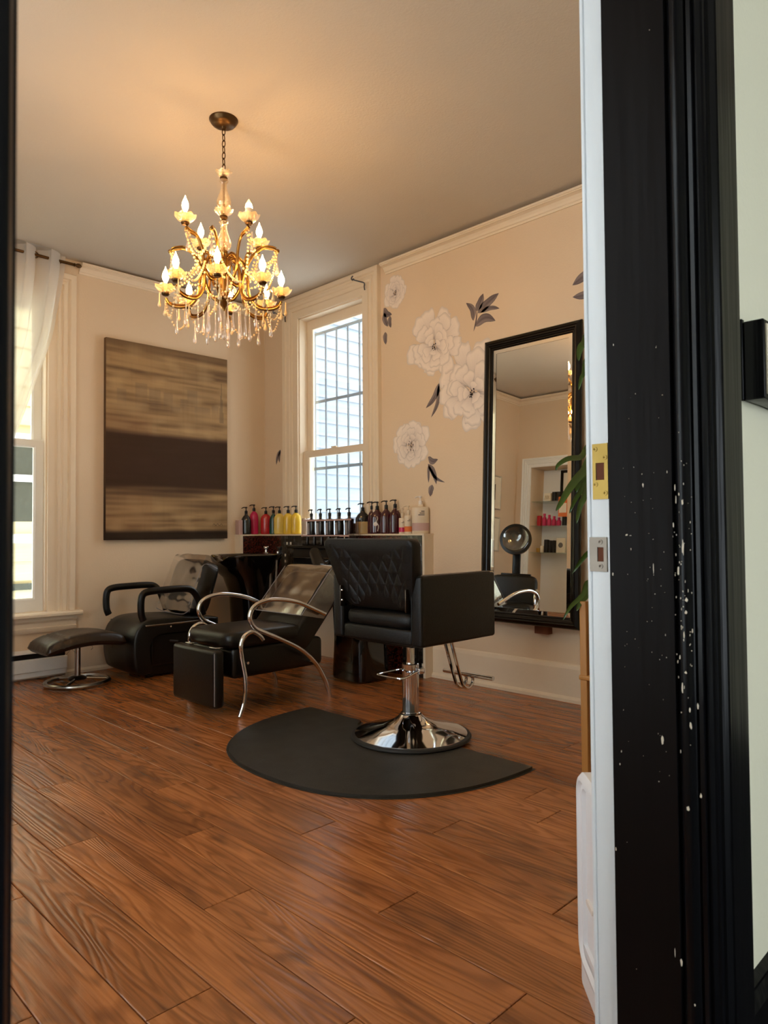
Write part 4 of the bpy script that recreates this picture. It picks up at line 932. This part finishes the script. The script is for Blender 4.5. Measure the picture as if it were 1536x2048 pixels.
def ex2(e, h):
    MB().rbox((-.26, -.36, .50), (.92, -.17, .915), .006).obj('cabinet', 'black_plastic', e)
    MB().rbox((-.28, -.365, .915), (.98, -.15, .94), .004).obj('cabinet_top', 'black_plastic', e)
    MB().rbox((-.255, -.169, .84), (.90, -.160, .846), .002).obj('cabinet_trim', 'steel', e)
    # gel neck rest in the notch
    R = []
    for k in range(13):
        t_ = k/12*2-1; x_ = .05+.115*t_; zc_ = h-.085+.13*abs(t_)**1.7; w_ = .035+.012*(1-abs(t_)); hh = .035+.015*abs(t_)
        R.append([(x_+.03*t_*math.sin(a)*.3, .215+w_*math.cos(a)*1.5, zc_+hh*math.sin(a)) for a in [2*PI*q/14 for q in range(14)]])
    MB().loft(R).obj('neck_rest', 'black_vinyl', e, smooth=70)
    faucet(e, .10, -.2, h-.005)
basin((3.738, -3.41, 0), 'shampoo_basin', 'black glossy wash basin with neck rest and cabinet behind the chrome-armed chair', .54, .47, .845, ex2)

# ------------------------------------------------------------------ ottoman
ot = empty('ottoman', (5.03, -1.985, 0), label='black padded ottoman on a chrome pedestal ring beside the lounger', cat='ottoman')
MB().tube([(.205*math.cos(a), .205*math.sin(a), .022) for a in [2*PI*k/48 for k in range(48)]], .0165, 10, closed=True).obj('base_ring', 'steel', ot)
for a in (.3, .3+2*PI/3, .3+4*PI/3): MB().tube([(.2*math.cos(a), .2*math.sin(a), .024), (0, 0, .05)], .011, 8).obj('base_spoke', 'steel', ot)
MB().lathe([(.06, .04), (.062, .05), (.04, .062), (.022, .066)], 20).obj('hub', 'black_plastic', ot)
MB().lathe([(.0195, .06), (.0195, .30)], 20).obj('post', 'steel', ot)
def ott(u, v, top):
    y = (u*2-1); x = (v*2-1); e_ = (1-abs(y)**7)**.5*(1-abs(x)**7)**.5 if abs(y) < 1 and abs(x) < 1 else 0
    sag = .045*y*y-.008*y
    z = .315-.045*y*y*.9-.01*y+(.06 if top else -.035)*max(0, e_)**.55
    if top and (abs(y-.52) < .03 or abs(y-.60) < .02): z -= .006
    return (x*.195*(1-.04*y*y), y*.268, z)
m = MB().grid(40, 30, lambda u, v: ott(u, v, True)); g = MB().grid(40, 30, lambda u, v: ott(u, v, False)); m.add(g.v, g.f)
m.obj('cushion', 'brown_vinyl', ot, smooth=60)
random.seed(5); m = MB()
for i in range(14):
    x_, y_ = random.choice([(-.17, random.uniform(-.2, .27)), (random.uniform(-.16, .0), .26)]); m.tube([(x_, y_, .285), (x_+random.uniform(-.01, .01), y_+random.uniform(-.01, .01), .27), (x_+random.uniform(-.015, .015), y_+random.uniform(-.02, .02), .255+random.uniform(-.012, .01))], .0012, 4)
m.obj('torn_lining', 'black_card', ot, smooth=0, kind='stuff')

# ------------------------------------------------------------------ bottles
def bottle(loc, w, d, h, mat, label, rz=0.0, pump='black_plastic', style='soap', group='pump bottles on the tiled ledge', name='pump_bottle', top=None, nozzle=1):
    e = empty(name, loc, rz, label, 'bottle', group)
    if style == 'soap': pr = [(.40, 0), (.47, .02), (.5, .08), (.5, .62), (.49, .72), (.46, .80), (.39, .87), (.28, .93), (.16, .965), (.14, 1.0)]
    elif style == 'apoth': pr = [(.44, 0), (.49, .02), (.5, .06), (.5, .6), (.47, .70), (.38, .80), (.24, .885), (.15, .93), (.14, 1.0)]
    else: pr = [(.46, 0), (.5, .015), (.5, .86), (.47, .89), (.2, .91), (.17, .92), (.17, 1.0)]
    prof_ = [(r, z*h) for r, z in pr]
    if top:
        lo = [(r, z) for r, z in prof_ if z <= .5*h]+[(.5, .52*h)]; hi = [(.5, .52*h)]+[(r, z) for r, z in prof_ if z > .52*h]
        MB().lathe(lo, 24, sx=w, sy=d).obj('bottle_body', mat, e, smooth=50); MB().lathe(hi, 24, sx=w, sy=d).obj('bottle_shoulder', top, e, smooth=50)
    else: MB().lathe(prof_, 24, sx=w, sy=d).obj('bottle_body', mat, e, smooth=50)
    if pump:
        p = MB().lathe([(.0125, h-.004), (.0135, h), (.0135, h+.022), (.008, h+.026), (.0045, h+.028), (.0045, h+.046), (.011, h+.048), (.012, h+.056), (.003, h+.060)], 14).obj('pump_head', pump, e)
        MB().tube(spline([(0, 0, h+.053), (.02*nozzle, 0, h+.054), (.034*nozzle, 0, h+.049), (.04*nozzle, 0, h+.044)], 3), [.005]*7+[.004]*3, 6).obj('pump_nozzle', pump, p)
    return e
nz1 = math.atan2(.71, .70)     # nozzles towards the viewer's left
G1 = 'pump bottles on the tiled ledge'
RQ = .90
B1 = [((5.425, -3.64), .092, .06, .19, 'black_bottle', 'black pump bottle at the left end of the corner ledge', RQ, 'apoth'),
      ((5.44, -3.735), .08, .05, .215, 'pink_plastic', 'magenta pump bottle half hidden behind the black bottle on the ledge', RQ, 'soap'),
      ((5.375, -3.82), .096, .06, .19, 'red_soap', 'red pump bottle between the black and the green bottle', RQ, 'soap'),
      ((5.275, -3.832), .075, .05, .195, 'teal_soap', 'slim dark green pump bottle beside the red bottle', RQ, 'apoth'),
      ((5.17, -3.822), .10, .06, .19, 'pale_yellow_soap', 'pale yellow pump bottle, first of the three yellow ones', RQ, 'soap'),
      ((5.05, -3.828), .092, .058, .19, 'yellow_soap', 'golden yellow pump bottle, middle of the three yellow ones', RQ, 'soap'),
      ((4.94, -3.83), .092, .058, .19, 'yellow_soap', 'bright yellow pump bottle, last of the three yellow ones', RQ, 'soap'),
      ((4.845, -3.85), .05, .04, .14, 'pale_bottle', 'small pale green bottle at the right end of the corner ledge', RQ, 'tall')]
for (x_, y_), w_, d_, h_, mt_, lb_, rz_, st_ in B1: bottle((x_, y_, LZ), w_, d_, h_, mt_, lb_, rz_, style=st_, group=G1, pump=None if st_ == 'tall' else 'black_plastic')
MB().rbox((-.03, -.02, 0), (.03, .02, .13), .004).obj('carton', 'skin_box', None, loc=(5.44, -3.575, LZ), label='small mauve carton at the left end of the ledge by the painting', cat='box')
B2 = [((4.085, -3.828), .116, .066, .185, 'cream_soap', 'two-tone pump bottle, cream below and black above, beside the dial', 'apoth', 'black_bottle'),
      ((3.915, -3.822), .12, .064, .19, 'burgundy', 'burgundy pump bottle with a white swirl label, front of its cluster', 'apoth', None),
      ((4.005, -3.852), .07, .045, .195, 'burgundy', 'burgundy pump bottle behind, next to the two-tone bottle', 'apoth', None),
      ((3.82, -3.825), .10, .06, .195, 'burgundy', 'burgundy pump bottle right of the swirl-labelled one', 'apoth', None),
      ((3.74, -3.84), .09, .055, .20, 'burgundy', 'rightmost burgundy pump bottle on the ledge', 'apoth', None)]
for (x_, y_), w_, d_, h_, mt_, lb_, st_, tp_ in B2:
    e = bottle((x_, y_, LZ), w_, d_, h_, mt_, lb_, .83, style=st_, group=G1, top=tp_)
    if 'swirl' in lb_ and 'front' in lb_:
        m = MB(); m.tube(spline([(.0, .032, .02), (-.008, .032, .06), (.008, .032, .09), (.0, .032, .115), (.004, .03, .135)], 5), .0028, 5); pass
        m.obj('swirl_label', 'label_white', e)
        MB().lathe([(.001, .001), (.016, .001), (.016, 0)], 16).xf(Matrix.Translation((.016, .032, .075)) @ Matrix.Rotation(-PI/2, 4, 'X')).obj('round_label', 'label_white', e)
B3 = [((3.475, -3.832), .125, .07, .215, 'pale_bottle', 'large pale pump bottle at the right end of the ledge', 'tall', 'label_white'), ((3.58, -3.815), .06, .045, .15, 'pale_bottle', 'middle-sized clear bottle left of the large pale bottle', 'tall', None), ((3.645, -3.82), .055, .045, .13, 'pale_bottle', 'smallest clear bottle left of the large pale bottle', 'tall', None)]
for i, ((x_, y_), w_, d_, h_, mt_, lb_, st_, pp) in enumerate(B3):
    e = bottle((x_, y_, LZ), w_, d_, h_, mt_, lb_, .78, style=st_, group=G1, pump=pp or 'pale_bottle')
    MB().lathe([(.503, .1*h_), (.503, .36*h_)], 24, sx=w_, sy=d_, cap=False).obj('label_band', ('orange_card', 'pink_plastic', 'skin_box')[(i+2) % 3], e)
    for q in range(3): MB().box((-w_*.22, d_*.49, h_*(.62+.06*q)), (w_*.14-.01*q, d_*.51, h_*(.645+.06*q))).obj('label_line', 'black_card', e, smooth=0)
# dial timer
dt = empty('dial_timer', (4.19, -3.81, LZ), label='black dial timer standing on the ledge beside the bottle rack', cat='timer')
MB().rbox((-.04, -.04, 0), (.04, .02, .085), .012, 3).obj('case', 'black_plastic', dt)
MB().lathe([(.036, 0), (.036, .004), (.03, .006), (.014, .006), (.012, .02), (.001, .02)], 28).xf(Matrix.Translation((0, .02, .044)) @ Matrix.Rotation(-PI/2, 4, 'X')).obj('dial', 'black_card', dt)
for k in range(12): a = 2*PI*k/12; MB().box((.030*math.cos(a)-.0015, .0262, .044+.030*math.sin(a)-.0025), (.030*math.cos(a)+.0015, .0272, .044+.030*math.sin(a)+.0025)).obj('tick', 'label_white', dt, smooth=0)
# acrylic rack with five bottles
rk = empty('bottle_rack', (4.305, -3.675, .94), label='clear acrylic two-tier rack of dark pump bottles in front of the window', cat='rack')
for z_, y0_, y1_ in ((.203, .036, .042), (.203, -.047, -.036), (.08, .044, .055)): MB().box((-.29, y0_, z_), (.29, y1_, z_+.004)).obj('rack_tier', 'acrylic', rk, smooth=0)
for x_ in (-.285, .285): MB().box((x_-.003, -.045, 0), (x_+.003, .055, .22)).obj('rack_side', 'acrylic', rk, smooth=0)
MB().box((-.30, .0425, .195), (.30, .0455, .207)).box((-.29, .056, .07), (.29, .059, .084)).obj('rack_edge', 'skin_box', rk, smooth=0)
for k in range(5):
    e = bottle((4.535-.115*k, -3.675, .94), .078, .066, .235, 'black_bottle', ['dark pump bottle at the left end of the acrylic rack', 'second dark pump bottle from the left in the acrylic rack', 'middle dark pump bottle in the acrylic rack', 'fourth dark pump bottle from the left in the acrylic rack', 'dark pump bottle at the right end of the acrylic rack'][k], 0, style='tall', group='dark bottles in the acrylic rack')
    MB().box((-.014, .0325, .09), (.014, .034, .18)).obj('label', 'label_grey', e, smooth=0)
for k in range(5): MB().rbox((-.036, -.018, 0), (.036, .018, .075), .008).obj('jar', 'black_bottle', None, loc=(4.50-.09*k, -3.59, .94), label=['dark tub at the left end of the row before the rack', 'second dark tub from the left before the rack', 'middle dark tub in the row before the rack', 'fourth dark tub from the left before the rack', 'dark tub at the right end of the row before the rack'][k], cat='jar', group='dark tubs before the rack')

# ------------------------------------------------------------------ behind the door jamb: plant stand, bin, heater
ps = empty('plant_stand', (1.0, -2.10, 0), label='tall bamboo-coloured wooden plant stand beside the door jamb', cat='plant stand')
for a, b in ((-.12, .12), (.12, .12), (-.12, -.12), (.12, -.12)): MB().rbox((a-.0115, b-.0115, 0), (a+.0115, b+.0115, .83), .003).obj('post', 'bamboo', ps)
MB().box((-.11, -.012, .55), (.11, .012, .57)).box((-.012, -.11, .572), (.012, .11, .59)).obj('cross_brace', 'bamboo', ps, smooth=0)
MB().rbox((-.135, -.135, .59), (.135, .135, .605), .004).obj('stand_tray', 'bamboo', ps)
pl_ = empty('potted_plant', (1.0, -2.10, .606), label='green strap-leaved potted plant on the wooden stand in front of mirror', cat='plant')
MB().lathe([(.07, 0), (.085, .01), (.105, .15), (.112, .16), (.108, .17), (.095, .165), (.09, .14), (.001, .14)], 28).obj('pot', 'pot', pl_)
def strap(pts, w):
    P_ = spline(pts, 6); n = len(P_); vs = []; fs = []
    for i, p in enumerate(P_):
        t_ = i/(n-1); tg = (P_[min(i+1, n-1)]-P_[max(i-1, 0)]).normalized(); sd = tg.cross(Vector((.70, -.71, .0)))
        sd = (sd+Vector((-.3, -.3, 0))*.4).normalized() if sd.length > .05 else Vector((-.7, -.7, 0))
        ww = w*(math.sin(PI*min(1, .12+.88*t_))**.6 if t_ < .98 else .05); nn_ = tg.cross(sd).normalized()
        vs += [p-sd*ww+nn_*ww*.25, p-nn_*.0015, p+sd*ww+nn_*ww*.25, p-nn_*.003]
    for i in range(n-1):
        for a in range(4): fs.append((i*4+a, i*4+(a+1) % 4, (i+1)*4+(a+1) % 4, (i+1)*4+a))
    return MB().add(vs, fs).obj('leaf', 'leaf', pl_, smooth=60)
def pw(px, py, t):   # a point of the plant given where it hangs
    return Vector((0, 0, 1.05))+(fw+rt*((px-768)/F)-up*((py-1024)/F))*t-Vector(pl_.location)
root = Vector((0, 0, .16))
strap([root, (-.01, .0, .30), pw(1195, 905, 2.28), pw(1160, 915, 2.2), pw(1135, 918, 2.16), pw(1116, 930, 2.15), pw(1112, 941, 2.15)], .009)
strap([root, (.0, .01, .26), pw(1200, 920, 2.3), pw(1165, 945, 2.22), pw(1140, 975, 2.18), pw(1122, 1005, 2.16), pw(1112, 1022, 2.16)], .013)
strap([root, (.01, .0, .24), pw(1195, 940, 2.34), pw(1165, 960, 2.3), pw(1154, 975, 2.28), pw(1153, 985, 2.28)], .011)
strap([root, (.0, .0, .22), pw(1190, 960, 2.32), pw(1160, 985, 2.27), pw(1146, 1008, 2.25), pw(1139, 1027, 2.25)], .008)
strap([root, (.0, .01, .2), pw(1190, 980, 2.25), pw(1166, 1000, 2.2), pw(1157, 1025, 2.2), pw(1153, 1047, 2.2)], .010)
strap([root, (.0, .02, .18), pw(1185, 1165, 2.2), pw(1165, 1190, 2.16), pw(1140, 1215, 2.14), pw(1126, 1240, 2.14)], .008)
strap([root, (.01, .02, .17), pw(1185, 1170, 2.25), pw(1172, 1190, 2.2), pw(1160, 1205, 2.18), pw(1153, 1222, 2.18)], .012)
strap([root, (.0, .0, .4), pw(1190, 700, 2.4), pw(1166, 690, 2.36), pw(1158, 705, 2.36), pw(1157, 722, 2.36)], .013)
strap([root, (-.02, .0, .4), pw(1185, 740, 2.4), pw(1166, 750, 2.36), pw(1160, 765, 2.36), pw(1157, 780, 2.36)], .008)
for k in range(7):
    a = -2.6+.45*k; strap([root, (.05*math.cos(a), .05*math.sin(a), .30), (.14*math.cos(a), .14*math.sin(a), .38), (.22*math.cos(a), .22*math.sin(a), .30)], .011)
bn = empty('waste_bin', (1.97, -3.70, 0), label='dark grey plastic waste bin on the floor under the mirror edge', cat='bin')
MB().lathe([(.09, 0), (.094, .006), (.122, .31), (.124, .312), (.112, .30), (.088, .012), (.001, .012)], 32).obj('bin_body', 'bin_grey', bn)
MB().lathe([(.121, .30), (.132, .302), (.134, .34), (.130, .345), (.122, .342), (.118, .30)], 32, cap=False).obj('bin_rim', 'bin_grey', bn)
wh = empty('panel_heater', (.866, -1.527, 0), label='white plastic panel with rounded corners standing inside the door jamb', cat='heater')
def rr(u0_, u1_, v0_, v1_, r):
    o_ = []
    for cx_, cy_, a0 in ((u1_-r, v1_-r, 0), (u0_+r, v1_-r, PI/2), (u0_+r, v0_+r, PI), (u1_-r, v0_+r, 1.5*PI)):
        for k in range(8): a = a0+PI/2*k/7; o_.append((cx_+r*math.cos(a), cy_+r*math.sin(a)))
    return o_
# panel lies in the (diagonal d, z) plane
hd = Vector((-.68, .73, 0)).normalized(); hn = Vector((hd.y, -hd.x, 0)); hn = hn if hn.dot(Vector((1, 1, 0))) > 0 else -hn
def fH(u, v, w): return tuple(hd*u+hn*w+Vector((0, 0, v)))
R = [[fH(u, v, w) for u, v in rr(0+i, .27-i, .05+i, .495-i, .06-i)] for i, w in ((.012, -.035), (0, -.026), (0, .018), (.008, .026), (.018, .027), (.026, .02), (.036, .02), (.042, .012), (.05, .012))]
MB().loft(R).obj('panel', 'plastic_white', wh, smooth=40)
MB().prism(rr(.0, .24, .0, .10, .01), -.05, .02, lambda u, v, w: fH(u+.012, v, w)).obj('foot', 'plastic_white', wh, smooth=30)
MB().prism(rr(.055, .11, .20, .212, .004), .012, .018, fH).obj('switch', 'label_white', wh)

# ------------------------------------------------------------------ shelf wall seen in the mirror
nic = empty('wall_niche', (4.78, YL, 0), kind='structure', label='white shelf niche with glass shelves'); nb_ = Vector(nic.location)
gN = lambda u, v, w: tuple(Vector(fL(u, v, w))-nb_)
def nbx(name, a, b, mat, par=nic):
    p, q = gN(*a), gN(*b); return MB().box([min(i, j) for i, j in zip(p, q)], [max(i, j) for i, j in zip(p, q)]).obj(name, mat, par, smooth=0)
sweep([(o_*.62, p_) for o_, p_ in CAS], NI[0], NI[1], NI[2], NI[3], gN).obj('casing', 'white_trim', nic, smooth=25)
nbx('niche_back', (NI[0], NI[2], -.30), (NI[1], NI[3], -.285), 'white_trim')
for z_ in (1.10, 1.44, 1.755): nbx('glass_shelf', (NI[0]+.005, z_, -.27), (NI[1]-.005, z_+.008, -.02), 'shelf_glass')
def shelfbox(name, x_, w_, d_, z_, h_, mat, label, cat='box', wq=-.14, bev=.004):
    return MB().rbox((-w_/2, -d_/2, 0), (w_/2, d_/2, h_), bev).obj(name, mat, None, loc=(x_, YL-wq, z_), label=label, cat=cat, group='products on the glass shelves')
z3, z2, z1_ = 1.7635, 1.4485, 1.1085
wb = shelfbox('carton', 5.07, .10, .06, z3, .11, 'paper', 'cream carton with a gold zigzag at left of the top glass shelf')
MB().tube([(-.035+.0117*k, -.0315, .03+.05*(k % 2)) for k in range(7)], .003, 4).obj('zigzag_print', 'gold_ink', wb)
for k in range(4): shelfbox('carton', 4.975-.062*k, .05, .06, z3, .125, 'black_card', ['black carton next to the cream carton on the top glass shelf', 'second black carton on the top glass shelf', 'third black carton on the top glass shelf', 'fourth black carton on the top glass shelf'][k])
shelfbox('bottle', 5.195, .055, .05, z2, .14, 'red_plastic', 'red tube at the left end of the middle glass shelf', 'bottle', bev=.012)
for k in range(4):
    e = empty('bottle', (5.12-.072*k, YL+.14, z2), label=['tallest pink bottle on the middle glass shelf, beside the red tube', 'second pink bottle on the middle glass shelf', 'third pink bottle on the middle glass shelf', 'fourth pink bottle on the middle glass shelf'][k], cat='bottle', group='products on the glass shelves')
    h_ = .165-.018*k; MB().lathe([(.026, 0), (.03, .006), (.03, h_*.55), (.022, h_*.7), (.014, h_*.76), (.014, h_*.8)], 16).obj('bottle_body', 'pink_plastic', e); MB().lathe([(.017, h_*.8), (.017, h_)], 14).obj('cap', 'pink_plastic', e)
shelfbox('carton', 4.82, .05, .05, z2, .12, 'black_card', 'dark carton right of the pink bottles on the middle glass shelf'); shelfbox('carton', 4.74, .07, .05, z2, .11, 'skin_box', 'pale pink carton right of the pink bottles on the middle glass shelf')
for k, (w_, h_, mt_, lb_) in enumerate([(.05, .06, 'gold_ink', 'squat amber jar on the lowest glass shelf'), (.045, .09, 'paper', 'cream jar next to the amber jar on the lowest glass shelf'), (.05, .17, 'black_card', 'tall black carton on the lowest glass shelf'), (.03, .16, 'black_card', 'slim black carton on the lowest glass shelf'), (.03, .16, 'black_card', 'second slim black carton on the lowest glass shelf')]):
    shelfbox('carton' if k > 1 else 'jar', 5.19-.058*k, w_, .05, z1_, h_, mt_, lb_, 'box' if k > 1 else 'jar')
cdx = shelfbox('print_card', 4.865, .13, .012, z1_, .19, 'paper', 'pale card with a dark round print on the lowest glass shelf', 'card')
MB().lathe([(.001, 0), (.03, 0), (.033, .001)], 20).xf(Matrix.Translation((0, -.0062, .1)) @ Matrix.Rotation(PI/2, 4, 'X')).obj('round_print', 'print_ink', cdx)
oc = empty('price_card', (4.77, YL+.01, 1.555), label='orange and white card hung on the edge of the glass shelves', cat='card')
MB().box((-.065, -.003, 0), (.065, 0, .25)).obj('card', 'orange_card', oc, smooth=0); MB().box((-.052, -.0045, .05), (.052, -.003, .17)).obj('white_field', 'paper', oc, smooth=0)
bfm = empty('picture_frame', (4.775, YL+.275, 1.7635), label='black frame with a pale picture standing at the back of the top shelf', cat='frame')
sweep([(0, 0), (0, .02), (-.03, .02), (-.035, .006), (-.035, 0)], -.2, .2, 0, .42, lambda u, v, w: (u, -w, v), closed=True).obj('frame', 'frame_black', bfm, smooth=20)
MB().box((-.17, -.006, .03), (.17, -.002, .39)).obj('picture', 'paper', bfm, smooth=0)
for k, z_ in enumerate((1.62, 1.09)):
    e = empty('picture_frame', (XB, -.47, z_), label=['upper silver-framed print on the back wall near the shelf corner', 'lower silver-framed print on the back wall near the shelf corner'][k], cat='frame', group='silver framed prints')
    sweep([(0, 0), (0, .018), (-.012, .02), (-.018, .012), (-.018, 0)], -.18, .18, 0, .435, lambda u, v, w: (-w, u, v), closed=True).obj('frame', 'silver_frame', e, smooth=20)
    MB().box((-.010, -.17, .012), (-.004, .17, .425)).obj('mount', 'paper', e, smooth=0)
    MB().box((-.0115, -.07, .12), (-.010, .07, .32)).obj('print', 'print_ink', e, smooth=0); MB().lathe([(.001, 0), (.05, 0), (.052, .001)], 20).xf(Matrix.Translation((-.0115, 0, .2)) @ Matrix.Rotation(-PI/2, 4, 'Y')).obj('print_motif', 'paper', e)
# hooded dryer chair
dc = empty('dryer_chair', (4.77, -.90, 0), -.5, label='dark hooded dryer chair with chrome arms, seen in the mirror', cat='chair')
slab(-.24, .24, -.45, .02, .36, .48, .02, 7, 40, .03).obj('seat', 'black_vinyl', dc, smooth=60)
bslab(-.26, .26, (.02, .40), (.08, .78), .12, 7).xf(Matrix.Identity(4)).xf(Matrix.Translation((0, .06, 0))).obj('backrest', 'black_vinyl', dc, smooth=60)
for s in (-1, 1):
    MB().tube(spline([(s*.28, .10, .40), (s*.28, .02, .52), (s*.28, -.12, .61), (s*.28, -.25, .64), (s*.28, -.36, .61), (s*.28, -.41, .53), (s*.28, -.38, .44), (s*.27, -.25, .36)], 5), .013, 10).obj('arm_hoop', 'chrome', dc)
    MB().tube(spline([(s*.28, -.40, .0), (s*.28, -.38, .2), (s*.27, -.30, .36)], 5), .013, 10).tube(spline([(s*.28, .12, .0), (s*.28, .05, .2), (s*.27, -.10, .36)], 5), .013, 10).obj('leg', 'chrome', dc)
MB().rbox((-.045, .16, .50), (.045, .21, 1.12), .008).obj('dryer_post', 'black_plastic', dc)
MB().rbox((-.17, .13, .79), (.17, .22, .815), .006).obj('dryer_bracket', 'black_plastic', dc)
hoodM = Matrix.Translation((0, .02, 1.205)) @ Matrix.Rotation(math.radians(78), 4, 'X')
MB().lathe([(.178, 0), (.182, .012), (.176, .03), (.165, .09), (.13, .16), (.07, .205), (.001, .22)], 40, cap=False).xf(hoodM @ Matrix.Rotation(PI, 4, 'X')).obj('hood_shell', 'smoke_plastic', dc, smooth=60)
MB().lathe([(.15, .004), (.178, .0), (.182, .008), (.15, .012)], 40, cap=False).xf(hoodM).obj('hood_rim', 'black_plastic', dc, smooth=40)
MB().lathe([(.001, -.06), (.07, -.05), (.12, -.03), (.152, 0)], 40, cap=False).xf(hoodM).obj('hood_visor', 'hood_plastic', dc, smooth=60)
